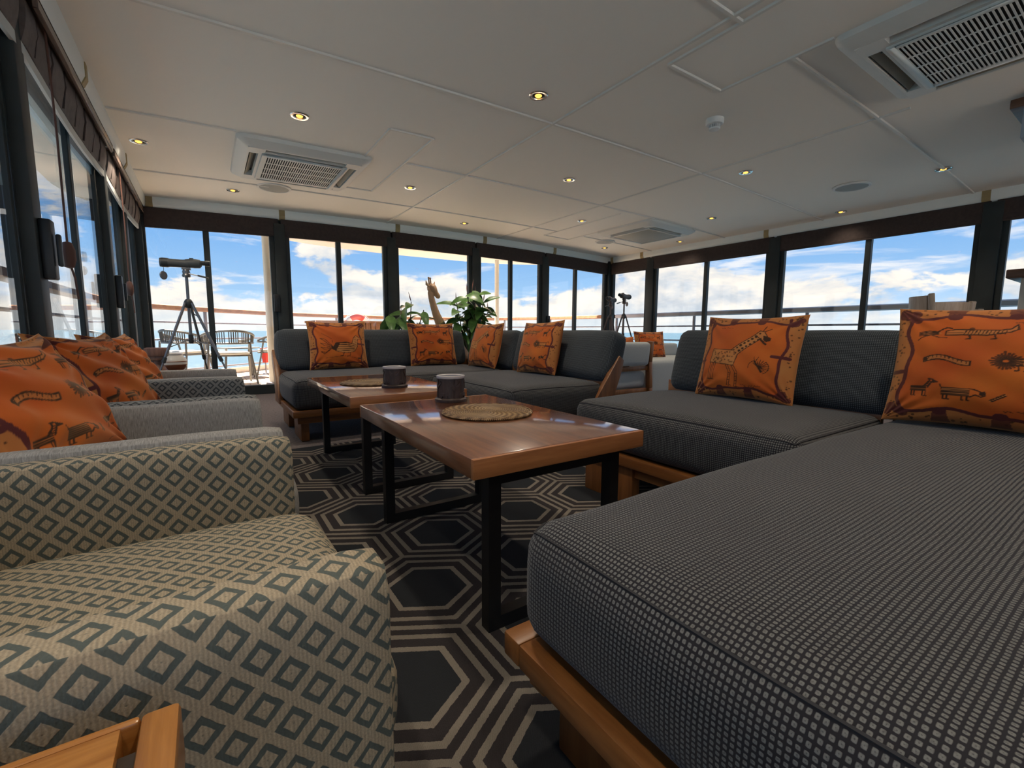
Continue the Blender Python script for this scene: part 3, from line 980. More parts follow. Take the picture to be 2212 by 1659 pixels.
# ================================================================== ceiling fittings
def cassette(x0, y0, turn, label, plain=False):
    """air conditioner: moulded frame, four outlets with vanes, centre grille"""
    S = .94; h = S/2
    xm, ym = x0+h, y0+h
    root = thing('ceiling_air_conditioner', label, 'air conditioner', (xm, ym, zc(xm)-.003), turn, 'cassette air conditioners')
    # slope of the deckhead
    root.rotation_euler = Matrix.Rotation(math.atan(-2*CAM_K*(xm-XC))*-1, 4, 'Y').to_euler() if False else (0, math.atan(2*CAM_K*(xm-XC)), turn) if turn == 0 else (0, 0, turn)
    root.scale = (1, 1, 1.45)
    def ring(r, z, cr, k=5):
        out = []
        for cx, cy, a0 in ((1, 1, 0), (-1, 1, 90), (-1, -1, 180), (1, -1, 270)):
            for t in range(k):
                a = R(a0+90*t/(k-1))
                out.append((cx*(r-cr)+cr*math.cos(a), cy*(r-cr)+cr*math.sin(a), z))
        return out
    rings = [ring(h, .012, .05), ring(h, -.004, .05), ring(h-.006, -.016, .05), ring(h-.05, -.036, .05), ring(h-.075, -.042, .045)]
    # body with square hole for outlets band: outer moulding
    vs, fs = [], []
    k = len(rings[0])
    for r_ in rings: vs += r_
    for i in range(len(rings)-1):
        for j in range(k):
            j2 = (j+1) % k
            fs.append((i*k+j, i*k+j2, (i+1)*k+j2, (i+1)*k+j))
    MB().add(vs, fs).build('moulding', MT['acwhite'], root, smooth=True)
    # underside plate in pieces leaving slots
    a = h-.075; o0, o1 = .325, .385; L = .285
    pl = MB()
    z0, z1 = -.042, -.006
    pl.box(-o0, o0, -o0, o0, z0, z1)                      # centre
    for sx in (1, -1):
        pl.box(*sorted((sx*o1, sx*(a+.002))), -a, a, z0, z1)
        pl.box(-o1, o1, *sorted((sx*o1, sx*(a+.002))), z0, z1)
        for sy in (1, -1):
            pl.box(*sorted((sx*o0, sx*o1)), *sorted((sy*L, sy*o1)), z0, z1)
            pl.box(*sorted((sx*L, sx*o0)), *sorted((sy*o0, sy*o1)), z0, z1)
    pl.build('underside', MT['acwhite'], root)
    for q in range(4):
        M = Matrix.Rotation(q*math.pi/2, 4, 'Z')
        MB().box(o0, o1, -L, L, -.012, -.008, M).build('outlet', MT['dark'], root)  # near-black plate stands for the shade inside the slot
        T = M @ Matrix.Translation((o0+.034, 0, -.024)) @ Matrix.Rotation(R(38), 4, 'Y')
        MB().box(-.022, .022, -L+.01, L-.01, -.003, .003, T).build('vane', MT['vane'], root, bevel=.002, seg=1)
    # centre panel
    c = .305
    if plain:
        MB().box(-c, c, -c, c, -.05, -.041).build('panel', MT['acgrey'], root, bevel=.004)
        fr = MB()
        for sx in (1, -1):
            fr.box(*sorted((sx*c, sx*(c+.02))), -c-.02, c+.02, -.054, -.041)
            fr.box(-c, c, *sorted((sx*c, sx*(c+.02))), -.054, -.041)
        fr.build('panel_frame', MT['acwhite'], root, bevel=.003, seg=1)
    else:
        MB().box(-c+.03, c-.03, -c+.03, c-.03, -.047, -.041).build('filter', MT['dark'], root)  # dark plate stands for the shade behind the grille
        fr = MB()
        for sx in (1, -1):
            fr.box(*sorted((sx*(c-.035), sx*c)), -c, c, -.052, -.041)
            fr.box(-c+.035, c-.035, *sorted((sx*(c-.035), sx*c)), -.052, -.041)
        fr.build('panel_frame', MT['acwhite'], root, bevel=.003, seg=1)
        g = MB(); w_ = c-.035; n = 33
        for i in range(n+1):
            x = -w_+2*w_*i/n
            g.box(x-.0034, x+.0034, -w_, w_, -.0515, -.0495)
        for i in range(1, 4):
            y = -w_+2*w_*i/4
            g.box(-w_, w_, y-.005, y+.005, -.0513, -.0493)
        g.build('grille', MT['acwhite'], root)
    MB().lathe([(.004, -.053), (.004, -.05)], 8, (.32, .30, 0)).build('screw', MT['black'], root)
    return root

cassette(.25, 3.76, 0, 'white ceiling air conditioner with slotted grille above the far left sofa end')
cassette(2.56, .145, math.pi/2, 'large white ceiling air conditioner cut by the upper right photo edge')
cassette(4.55, 3.76, 0, 'small far ceiling air conditioner with a plain grey centre panel', plain=True)

def downlight(x, y, label):
    z = zc(x)
    root = thing('downlight', label, 'ceiling light', (x, y, z), group='recessed downlights')
    MB().lathe([(.036, .004), (.056, .002), (.057, -.003), (.052, -.007), (.040, -.006), (.034, .012), (.034, .001)], 24, caps=False).build('ring', MT['chrome'], root, smooth=True)
    MB().lathe([(.0343, -.001), (.03, -.002), (.0001, -.002)], 20).build('reflector', MT['dark'], root, smooth=True)
    MB().lathe([(.021, -.002), (.019, -.006), (.011, -.010), (.0001, -.011)], 16).build('bulb', MT['bulb'], root, smooth=True)
    ld = bpy.data.lights.new('downlight_beam', 'SPOT')
    ld.energy = LAMP_W*(.35 if x > 5.5 else 1); ld.color = (1.0, 0.86, 0.68); ld.spot_size = R(125); ld.spot_blend = 1.0; ld.shadow_soft_size = .05
    lo = bpy.data.objects.new('downlight_beam', ld); C.objects.link(lo); lo.parent = root; lo.location = (0, 0, -.02)
LAMP_W = 21.0
for x, y, l in [(1.713, 2.277, 'recessed downlight nearest the camera, top centre of the ceiling'),
                (.576, 3.297, 'recessed downlight just in front of the far left air conditioner'),
                (-.318, 4.285, 'recessed downlight close to the left wall blinds'),
                (1.729, 4.354, 'recessed downlight right of the far left access panel'),
                (.297, 5.313, 'recessed downlight left of the round speaker by the far wall'),
                (2.861, 3.321, 'recessed downlight over the corner sofa, right of the long centre batten'),
                (3.978, 2.278, 'recessed downlight below the smoke detector'),
                (5.166, 1.261, 'recessed downlight touching a batten at the right'),
                (2.862, 5.371, 'recessed downlight above the carved giraffe'),
                (3.997, 4.377, 'recessed downlight beside the small far air conditioner, on its left'),
                (5.098, 3.308, 'recessed downlight just right of the small far air conditioner'),
                (5.90, 2.264, 'recessed downlight beside the right wall cornice, below the right speaker'),
                (5.405, 5.369, 'recessed downlight in the far right corner of the ceiling'),
                (5.88, 4.306, 'recessed downlight beside the right wall cornice, nearer the far corner')]:
    downlight(x, y, l)
for x, y, l in ((.58, 1.26, 'above the foreground armchair'), (1.71, .25, 'above the foreground sofa seat'), (-.32, .25, 'beside the left windows near the camera'), (3.98, .30, 'beside the overhead cabinet'), (.58, -.77, 'just behind the camera on the left'),  # extra downlights, added out of view to brighten the room
                (2.86, -.77, 'just behind the camera in the middle'), (1.71, -1.8, 'two metres behind the camera, left one'), (3.98, -1.8, 'two metres behind the camera, right one'),
                (.58, -2.8, 'by the aft doorway, left one'), (2.86, -2.8, 'by the aft doorway, middle one'), (5.1, -2.8, 'by the aft doorway, right one')):
    downlight(x, y, 'added unseen downlight '+l)

def speaker(x, y, label):
    root = thing('ceiling_speaker', label, 'speaker', (x, y, zc(x)), group='round ceiling speakers')
    MB().lathe([(.15, .002), (.15, -.006), (.143, -.012), (.128, -.011), (.128, -.004)], 36, caps=False).build('rim', MT['white'], root, smooth=True)
    MB().lathe([(.1285, -.004), (.1285, -.008), (.0001, -.012)], 36).build('grille', MT['mesh'], root, smooth=True)
speaker(.623, 5.025, 'round ceiling speaker between downlight and far left air conditioner')
speaker(5.089, 1.881, 'round ceiling speaker near the right window wall')
speaker(5.095, 5.054, 'round ceiling speaker beyond the small far air conditioner')

root = thing('smoke_detector', 'white smoke detector on the ceiling', 'smoke detector', (2.867, 1.875, zc(2.867)))
MB().lathe([(.056, .001), (.056, -.026), (.050, -.034), (.030, -.036)], 28).build('base', MT['white'], root, smooth=True)
mm = MB()
for i in range(18):
    a = 2*math.pi*i/18
    mm.box(.024, .034, -.0025, .0025, -.058, -.034, Matrix.Rotation(a, 4, 'Z'))
mm.build('vents', MT['white'], root)
MB().lathe([(.024, -.034), (.024, -.058)], 18, caps=False).build('chamber', MT['mesh'], root, smooth=True)
MB().lathe([(.036, -.056), (.033, -.064), (.018, -.070), (.0001, -.071)], 24).build('cap', MT['white'], root, smooth=True)

# ================================================================== sofas
def sofa(name, label, loc, rz, L, seats, backs, depth=.70, ends=(True, True), legs=(), side_back=None, seed=0):
    """low platform sofa module. local x runs along the seat, y from front to back"""
    root = thing(name, label, 'sofa', loc, rz, 'low platform sofa modules')
    D = depth+.20
    fr = MB()
    fr.box(0, L, 0, .045, .172, .215)                       # front rail
    fr.build('front_rail', MT['framewood'], root, bevel=.004)
    MB().box(.03, L-.03, .035, .075, .125, .172).build('lower_rail', MT['framewood'], root, bevel=.003)
    for i, x in enumerate((0, L-.045)):
        MB().box(x, x+.045, .045, D, .172, .215).build('end_rail', MT['framewoody'], root, bevel=.004)
    MB().box(.045, L-.045, D-.045, D, .172, .215).build('back_rail', MT['framewood'], root, bevel=.004)
    MB().box(.045, L-.045, .045, D-.045, .185, .212).build('platform', MT['darkwood'], root)
    MB().box(0, L, depth+.05, depth+.078, .214, .47).build('back_board', MT['framewood'], root, bevel=.003)
    if side_back:
        sx_ = side_back[0]+(.03 if side_back[0] > L/2 else -.058)
        MB().box(sx_, sx_+.028, 0, depth+.05, .214, .47).build('back_board', MT['framewoody'], root, bevel=.003)
    for (x, y, w_, d_) in legs:
        MB().box(x, x+w_, y, y+d_, 0.006, .173).build('leg', MT['legwood'], root, bevel=.003)
    for k, (x0, x1, y0, y1) in enumerate(seats):
        me, sm = cushion_mesh('seat_cushion', x1-x0, y1-y0, .205, .055, crown=.018, seg=26, puff=.014, warp=.0016, seed=seed+k, seam=.0024)
        so = link('seat_cushion', me, MT['weave'], root, ((x0+x1)/2, (y0+y1)/2, .214))
        link('seam', sm, MT['seam'], so)
    for k, (x0, x1) in enumerate(backs):
        me = cushion_mesh('back_cushion', x1-x0, .165, .345, .055, crown=.0, seg=20, puff=.014, warp=.0014, seed=seed+10+k)
        link('back_cushion', me, MT['weave_blue_lit'], root, ((x0+x1)/2, depth+.09, .405), (R(-15), 0, 0))
    if side_back:
        x, y0, y1, face = side_back                         # cushion closing a corner
        me = cushion_mesh('back_cushion', y1-y0, .165, .345, .055, seg=20, puff=.014, warp=.0014, seed=seed+20)
        o = link('back_cushion', me, MT['weave_blue_lit'], root, (x, (y0+y1)/2, .405))
        o.rotation_euler = (Matrix.Rotation(face, 4, 'Z') @ Matrix.Rotation(R(-15), 4, 'X')).to_euler()
    for i, on in enumerate(ends):                            # raked wooden back brackets
        if not on: continue
        x = -.012 if i == 0 else L-.02
        poly = [(.545, .19), (.74, .19), (.865, .50), (.875, .555), (.835, .585)]
        poly = [(y+depth-.70, z) for y, z in poly]
        M = Matrix(((0, 0, 1, x), (1, 0, 0, 0), (0, 1, 0, 0), (0, 0, 0, 1)))
        MB().prism(poly, 0, .032, M).build('back_bracket', MT['legwood'], root, bevel=.003)
    return root

# far corner group
sofa('sofa_module', 'grey corner sofa section with its back to the far windows', (.43, 3.14, 0), 0, 1.86,
     [(.012, 1.64, .012, .76)], [(.02, 1.66)], depth=.72, ends=(True, False),
     legs=[(.05, .05, .05, .28), (1.55, .05, .05, .28), (.05, .6, .05, .28), (1.7, .6, .05, .28)],
     side_back=(1.63+.09, .0, .76, -math.pi/2), seed=1)
sofa('sofa_module', 'grey sofa section with raked wooden end bracket behind the coffee table', (1.35, 3.11, 0), -math.pi/2, 1.09,
     [(.0, 1.075, .012, .74)], [(.01, 1.075)], depth=.70, ends=(False, True),
     legs=[(.12, .05, .05, .28), (.95, .05, .05, .28), (.95, .55, .05, .28)], seed=2)
# near corner group
sofa('sofa_module', 'charcoal sofa section holding the giraffe cushion', (1.42, 1.615, 0), -math.pi/2, .985,
     [(.012, 1.01, .012, .73)], [(.012, 1.03)], depth=.69, ends=(False, False),
     legs=[(.10, .02, .28, .05), (.10, .60, .05, .28), (.8, .6, .05, .28)], seed=3)
sofa('sofa_module', 'charcoal corner sofa seat filling the lower right foreground', (2.33, .615, 0), math.pi, 1.93,
     [(.15, 1.915, .014, .74)], [(.05, 1.9)], depth=.70, ends=(False, True),
     legs=[(1.81, .07, .05, .42), (.4, .05, .05, .28), (.4, .6, .05, .28)],
     side_back=(.22-.09, .0, .74, math.pi/2), seed=4)

# ================================================================== printed cushions
class Canvas:
    def __init__(self, n=360):
        self.n = n
        g = (np.arange(n)+.5)/n
        self.X, self.Y = np.meshgrid(g, g)
        self.a = np.zeros((n, n, 3))
    def paint(self, mask, col, al=1.0):
        m_ = np.clip(mask, 0, 1)[..., None]*al
        self.a = self.a*(1-m_)+np.array(col)*m_
    def seg_d(self, p, q):
        px, py = p; dx, dy = q[0]-px, q[1]-py
        L = dx*dx+dy*dy+1e-12
        t = np.clip(((self.X-px)*dx+(self.Y-py)*dy)/L, 0, 1)
        return np.hypot(self.X-px-t*dx, self.Y-py-t*dy)
    def line(self, pts, wd, col, al=1.0):
        d = None
        for p, q in zip(pts[:-1], pts[1:]):
            e = self.seg_d(p, q); d = e if d is None else np.minimum(d, e)
        self.paint((wd-d)*self.n+.5, col, al)
    def blob(self, x, y, r, col, ry=None, al=1.0):
        ry = ry or r
        d = np.hypot((self.X-x)/r, (self.Y-y)/ry)
        self.paint((1-d)*min(r, ry)*self.n+.5, col, al)
    def poly(self, pts, col, al=1.0):
        ins = np.zeros_like(self.X, dtype=bool)
        n = len(pts)
        for i in range(n):
            x0, y0 = pts[i]; x1, y1 = pts[(i+1) % n]
            c = ((y0 > self.Y) != (y1 > self.Y)) & (self.X < (x1-x0)*(self.Y-y0)/(y1-y0+1e-12)+x0)
            ins ^= c
        self.paint(ins.astype(float), col, al)

ORANGE = (0.47, 0.105, 0.013); OCHRE = (0.42, 0.165, 0.045); PLUM = (0.085, 0.016, 0.018); INK = (0.035, 0.014, 0.006); TANC = (0.46, 0.19, 0.055)

def ground(rs):
    c = Canvas()
    rnd = random.Random(rs)
    c.a[:] = ORANGE
    nz = sum(np.sin(c.X*rnd.uniform(3, 9)+rnd.uniform(0, 6)+2*np.sin(c.Y*rnd.uniform(3, 7)+rnd.uniform(0, 6))) for _ in range(5))/5
    c.a = c.a*(1+.30*nz[..., None]*np.array((.5, 1.0, .8)))
    # spotted edge outside a wavering plum line
    wob = .02*np.sin(c.Y*11+rs)+.01*np.sin(c.Y*23); wob2 = .02*np.sin(c.X*10+rs*2)+.01*np.sin(c.X*21)
    edge = (c.X < .105+wob) | (c.X > .885+wob) | (c.Y < .10+wob2) | (c.Y > .90+wob2)
    c.paint(edge.astype(float), OCHRE)
    for _ in range(150):
        s = rnd.choice('lrbt'); t = rnd.uniform(.02, .98); q = rnd.uniform(.015, .085)
        x, y = {'l': (q, t), 'r': (1-q, t), 'b': (t, q), 't': (t, 1-q)}[s]
        c.blob(x, y, rnd.uniform(.005, .010), INK, al=.8)
    for sgn, f in ((0, 'x'), (1, 'x'), (0, 'y'), (1, 'y')):
        pts = []
        for t in np.linspace(.06, .94, 30):
            if f == 'x': pts.append(((.885 if sgn else .105)+.02*math.sin(t*11+rs)+.01*math.sin(t*23), t))
            else: pts.append((t, (.90 if sgn else .10)+.02*math.sin(t*10+rs*2)+.01*math.sin(t*21)))
        c.line(pts, .013, PLUM)
    for x, y in ((.08, .08), (.92, .08), (.08, .92), (.92, .92)):
        for _ in range(6): c.blob(x+rnd.uniform(-.05, .05), y+rnd.uniform(-.05, .05), rnd.uniform(.018, .04), PLUM, al=.9)
    for x in (.33, .62):
        for y, dy in ((.10, -1), (.90, 1)):
            c.blob(x, y, .038, PLUM, ry=.03); c.poly([(x-.035, y), (x+.035, y), (x+.055, y+dy*.09), (x-.045, y+dy*.09)], PLUM, .85)
    for y in (.42, .50):
        c.line([(.80 if y > .45 else .10, y), (.95 if y > .45 else .02, y-.01)], .017, PLUM)
    return c, rnd

def scribble(c, rnd, x, y, L, h=.008):
    n = int(L/.008); pts = [(x+L*i/n, y+rnd.uniform(-h, h)) for i in range(n+1)]
    k = 0
    while k < n:
        m_ = rnd.randint(4, 7); c.line(pts[k:k+m_+1], .0026, INK, .9); k += m_+2

def design_giraffe(rs):
    c, rnd = ground(rs); w_ = .0042
    body = [(.20, .56), (.42, .55), (.48, .50), (.46, .37), (.18, .40)]
    neck = [(.40, .55), (.60, .74), (.67, .70), (.48, .50)]
    head = [(.60, .74), (.64, .79), (.68, .78), (.72, .72), (.70, .66), (.66, .69)]
    for p in (body, neck, head): c.poly(p, TANC)
    c.line(body[:2], w_, INK); c.line(body[2:]+body[:1], w_, INK)
    c.line([neck[0], neck[1]], w_, INK); c.line([neck[2], neck[3]], w_, INK); c.line(head+head[:1], w_, INK)
    c.poly([(.68, .735), (.72, .72), (.76, .70), (.755, .67), (.72, .655), (.69, .68)], INK)
    c.line([(.66, .69), (.70, .645), (.72, .63)], .010, INK)
    c.line([(.665, .785), (.685, .85)], w_, INK); c.line([(.68, .78), (.735, .815)], w_, INK); c.blob(.645, .755, .010, INK)
    for _ in range(46):
        x, y = rnd.uniform(.21, .45), rnd.uniform(.40, .54); c.blob(x, y, .0085, INK, al=.85); c.blob(x+.003, y+.002, .0035, TANC)
    for t in np.linspace(.05, .92, 7):
        for q in (-.018, .018): c.blob(.42+.21*t+q*.7+.015, .54+.19*t-q-.015, rnd.uniform(.009, .016), INK)
    for (x0, x1) in ((.20, .19), (.24, .23)):
        for dx in (0, .022): c.line([(x0+dx-.008, .40), (x1+dx-.012, .20)], w_*.8, INK)
        c.line([(x1-.014, .20), (x1+.022, .195)], w_, INK)
    for pts in ([(.38, .37), (.42, .29), (.41, .14), (.435, .13)], [(.44, .37), (.49, .29), (.485, .125), (.515, .12)]):
        c.line(pts, w_*.8, INK); c.line([(x+.022, y+.004) for x, y in pts], w_*.8, INK)
    for y in np.linspace(.16, .28, 7): c.line([(.415, y), (.435, y)], w_*.6, INK); c.line([(.487, y), (.508, y)], w_*.6, INK)
    bx, by = .70, .37
    for k in range(13):
        a = R(-70+k*17); L = .10 if 2 < k < 10 else .075
        c.line([(bx, by), (bx+L*math.cos(a), by+L*.8*math.sin(a))], w_*.8, INK)
    for a0, a1 in ((-60, 60), (120, 200)):
        c.line([(bx+.095*math.cos(R(a)), by+.078*math.sin(R(a))) for a in range(a0, a1, 12)], w_*.8, INK)
    c.line([(bx-.04, by+.06), (bx+.03, by-.05)], .008, INK); c.line([(bx-.04, by+.06), (bx-.05, by+.11)], w_*.7, INK); c.line([(bx-.03, by+.06), (bx-.01, by+.11)], w_*.7, INK)
    scribble(c, rnd, .22, .83, .13); scribble(c, rnd, .55, .155, .19); scribble(c, rnd, .58, .135, .12)
    return c.a

def beast(c, x, y, s, kind, rnd):
    """small ink drawings of animals in rows"""
    w_ = .0036
    P = lambda pts: [(x+px*s, y+py*s) for px, py in pts]
    if kind == 'bird':
        c.poly(P([(-.5, .0), (-.1, .22), (.3, .15), (.55, .0), (.1, -.15)]), TANC, .8)
        for k in range(5): c.line(P([(-.55, .1-.07*k), (-.1, .2-.08*k), (.35, .12-.05*k)]), w_, INK)
        c.line(P([(.3, .1), (.55, .35), (.7, .42), (.9, .36)]), w_*1.5, INK); c.blob(x+.66*s, y+.43*s, .05*s, INK)
        c.line(P([(-.1, -.15), (-.4, -.3), (-.55, -.5)]), w_, INK); c.line(P([(.1, -.15), (.4, -.3), (.75, -.33)]), w_, INK)
    elif kind == 'croc':
        b = P([(-1, .12), (-.7, .2), (-.2, .16), (.5, .14), (.8, .22), (.95, .45), (.98, .2), (.8, .05), (.2, -.12), (-.5, -.08), (-1, -.1)])
        c.poly(b, TANC, .7); c.line(b+b[:1], w_*1.3, INK)
        c.line(P([(-1, .02), (-.5, .02)]), w_, INK)
        for k in range(12): c.line(P([(-.4+.1*k, .13), (-.45+.1*k, -.05)]), w_*.8, INK)
        for q in (-.3, .4): c.line(P([(q, -.1), (q+.05, -.28), (q-.08, -.3)]), w_*1.4, INK)
        c.blob(x-.25*s, y+.2*s, .09*s, INK, al=.8)
    elif kind == 'worm':
        t = np.linspace(0, 1, 12)
        up = [(-.8+1.6*q, .16*math.sin(q*5)+.14) for q in t]; dn = [(-.8+1.6*q, .16*math.sin(q*5)-.10) for q in t]
        c.poly(P(up+dn[::-1]), TANC, .7); c.line(P(up+dn[::-1]+up[:1]), w_*1.3, INK)
        for a, b in zip(up[1:-1], dn[1:-1]): c.line(P([a, ((a[0]+b[0])/2+.02, (a[1]+b[1])/2)]), w_*.8, INK)
        c.blob(x-.76*s, y+.06*s, .10*s, INK)
    elif kind == 'lion':
        c.poly(P([(-.3, .2), (.8, .22), (.85, -.15), (-.3, -.12)]), TANC, .7)
        c.line(P([(-.3, .2), (.8, .22), (.85, -.15), (-.3, -.12)]), w_*1.2, INK)
        for k in range(22):
            a = R(k*360/22); r_ = .34+.12*rnd.random()
            c.line(P([(-.45+.12*math.cos(a), .06+.1*math.sin(a)), (-.45+r_*math.cos(a), .06+r_*math.sin(a))]), w_*1.8, INK, .9)
        for q in (-.1, .15, .55, .75): c.line(P([(q, -.12), (q+.02, -.36), (q-.07, -.38)]), w_*1.4, INK)
        for k in range(14): c.blob(x+rnd.uniform(-.1, .75)*s, y+rnd.uniform(-.08, .17)*s, .028*s, INK, al=.7)
        c.line(P([(.82, .2), (1.0, .35), (1.1, .2)]), w_*1.3, INK)
    elif kind == 'zebra':
        c.poly(P([(-.5, .1), (.2, .12), (.2, -.2), (-.5, -.2)]), TANC, .7)
        for k in range(5): c.line(P([(-.5, .1-.07*k), (.22, .12-.08*k)]), w_, INK)
        c.line(P([(.1, .1), (.35, .5), (.3, .62), (.45, .6), (.7, .42), (.45, .4), (.3, .05)]), w_*1.4, INK); c.blob(x+.55*s, y+.45*s, .09*s, INK)
        for k in range(4): c.line(P([(.16+.06*k, .2+.09*k), (.28+.05*k, .15+.09*k)]), w_, INK)
        for q in (-.45, -.32, .1, .22): c.line(P([(q, -.2), (q, -.55), (q+.06, -.57)]), w_*1.2, INK)
    elif kind == 'warthog':
        c.poly(P([(-.7, .22), (.35, .25), (.4, -.25), (-.65, -.25)]), TANC, .8)
        for k in range(6): c.line(P([(-.68, .22-.085*k), (.36, .24-.09*k)]), w_*1.1, INK)
        c.line(P([(.35, .25), (.55, .22), (.85, .05), (.9, .12), (.95, -.1), (.8, -.2), (.6, -.1), (.4, -.25)]), w_*1.4, INK); c.blob(x+.82*s, y-.03*s, .10*s, INK)
        for q in (-.6, -.45, .1, .3): c.line(P([(q, -.25), (q, -.45), (q+.08, -.46)]), w_*1.4, INK)
        c.line(P([(-.7, .2), (-.78, .42)]), w_, INK)
    else:
        c.line(P([(-.3, -.3), (.3, .25)]), .05*s, TANC); c.line(P([(-.35, -.25), (.25, .3)]), w_, INK); c.line(P([(-.25, -.35), (.35, .2)]), w_, INK)
        for k in range(6): c.line(P([(-.3+.1*k, -.22+.09*k), (-.22+.1*k, -.3+.09*k)]), w_, INK)

def design_animals(rs):
    c, rnd = ground(rs)
    beast(c, .22, .75, .12, 'bird', rnd); beast(c, .47, .75, .17, 'croc', rnd); beast(c, .75, .74, .11, 'zebra', rnd)
    beast(c, .33, .52, .15, 'worm', rnd); beast(c, .68, .52, .16, 'lion', rnd)
    beast(c, .22, .29, .12, 'zebra', rnd); beast(c, .42, .27, .13, 'warthog', rnd); beast(c, .60, .25, .10, 'tick', rnd); beast(c, .77, .29, .11, 'bird', rnd)
    scribble(c, rnd, .62, .84, .16); scribble(c, rnd, .63, .15, .18)
    return c.a

def design_fowl(rs):
    c, rnd = ground(rs); w_ = .0055
    b = [(.36, .40), (.44, .52), (.62, .53), (.70, .50), (.74, .62), (.79, .68), (.84, .64), (.92, .60), (.82, .60), (.80, .44), (.74, .34), (.60, .31), (.44, .34)]
    c.poly(b, TANC); c.line(b+b[:1], w_, INK)
    for k in range(5): c.line([(.42, .37+.035*k), (.60, .36+.04*k), (.74, .37+.03*k)], w_*1.3, INK)
    c.poly([(.36, .40), (.44, .52), (.50, .50), (.42, .36)], INK)
    for y in (.60, .50, .42, .33): c.line([(.38, .44), (.26, y), (.18, y+.02), (.24, y-.03), (.38, .42)], w_*.9, INK)
    for y in np.linspace(.45, .62, 6): c.line([(.75, y), (.79, y+.005)], w_*.7, INK)
    c.line([(.55, .31), (.54, .26), (.49, .25)], w_, INK); c.line([(.66, .31), (.66, .26), (.61, .25)], w_, INK)
    c.line([(.22, .72), (.30, .66), (.37, .60), (.38, .52)], w_*.6, INK)
    c.line([(.25, .22), (.55, .25), (.80, .20)], w_*.6, INK); c.poly([(.80, .22), (.88, .20), (.80, .17)], INK)
    return c.a

DES = {'giraffe': design_giraffe(1), 'animals': design_animals(2), 'animals2': design_animals(5), 'fowl': design_fowl(3)}
_pm = {}
def pillow_mesh(des, N, W=.455, H=.395, T=.15, wr=.004, seed=0, pinch=.06):
    key = (des, N, W, H, T, wr, seed, pinch)
    if key in _pm: return _pm[key]
    img = DES[des]; n = img.shape[0]
    t = np.sin(np.linspace(-1, 1, N)*math.pi/2*.999)*.35 + np.linspace(-1, 1, N)*.65
    t = t/abs(t).max()
    U, V = np.meshgrid(t, t)
    x = U*W/2*(1-pinch*(1-V*V)*np.abs(U)**3); z = V*H/2*(1-pinch*1.2*(1-U*U)*np.abs(V)**3)
    prof = np.clip((1-U**2)*(1-V**2), 0, 1)**.5
    th = T/2*prof*(1-.18*V)
    rnd = random.Random(seed)
    wrk = np.zeros_like(U)
    for sx in (-1, 1):
        for sz in (-1, 1):
            an = np.arctan2(V-sz, U-sx); r_ = np.hypot(U-sx, V-sz)
            wrk += np.sin(an*rnd.uniform(14, 22)+rnd.uniform(0, 6))*np.exp(-r_*2.2)
    wrk += .5*np.sin(U*rnd.uniform(5, 9)+V*rnd.uniform(8, 13)+rnd.uniform(0, 6))*prof
    wrk *= wr*np.minimum(1, prof*2.2)
    front = np.stack([x, -(th+wrk), z+H/2], -1).reshape(-1, 3)
    back = np.stack([x, th+.5*wrk, z+H/2], -1).reshape(-1, 3)
    idx = np.arange(N*N).reshape(N, N)
    q = np.stack([idx[:-1, :-1], idx[:-1, 1:], idx[1:, 1:], idx[1:, :-1]], -1).reshape(-1, 4)
    me = bpy.data.meshes.new('printed_cushion')
    bnd = np.zeros((N, N), bool); bnd[0] = bnd[-1] = True; bnd[:, 0] = bnd[:, -1] = True
    remap = np.empty(N*N, dtype=int); inner = ~bnd.ravel()
    remap[bnd.ravel()] = np.arange(N*N)[bnd.ravel()]
    remap[inner] = N*N+np.arange(inner.sum())
    verts = np.concatenate([front, back[inner]])
    faces = np.concatenate([q, remap[q][:, ::-1]])
    me.vertices.add(len(verts)); me.vertices.foreach_set('co', verts.ravel())
    me.loops.add(faces.size); me.loops.foreach_set('vertex_index', faces.ravel().astype(np.int32))
    me.polygons.add(len(faces)); me.polygons.foreach_set('loop_start', np.arange(0, faces.size, 4, dtype=np.int32))
    me.update(calc_edges=True)
    me.polygons.foreach_set('use_smooth', np.ones(len(faces), bool))
    ix = np.clip(((U+1)/2*n).astype(int), 0, n-1); iy = np.clip(((V+1)/2*n).astype(int), 0, n-1)
    cf = img[iy, ix].reshape(-1, 3)
    cb = np.tile(np.array(ORANGE), (int(inner.sum()), 1))
    col = np.concatenate([np.concatenate([cf, cb]), np.ones((len(verts), 1))], 1)
    at = me.color_attributes.new('print', 'FLOAT_COLOR', 'POINT')
    at.data.foreach_set('color', col.ravel())
    me.materials.append(MT['print'])
    _pm[key] = me
    return me

def pillow(label, des, loc, yaw, lean, N=110, W=.455, H=.395, T=.15, roll=0, wr=.004, seed=0, pinch=.06):
    me = pillow_mesh(des, N, W, H, T, wr, seed, pinch)
    o = bpy.data.objects.new('printed_cushion', me)
    C.objects.link(o)
    o.matrix_world = Matrix.Translation(loc) @ Matrix.Rotation(R(yaw), 4, 'Z') @ Matrix.Rotation(R(-lean), 4, 'X') @ Matrix.Rotation(R(roll), 4, 'Y')
    tag(o, label, 'cushion', 'orange printed cushions')
    return o

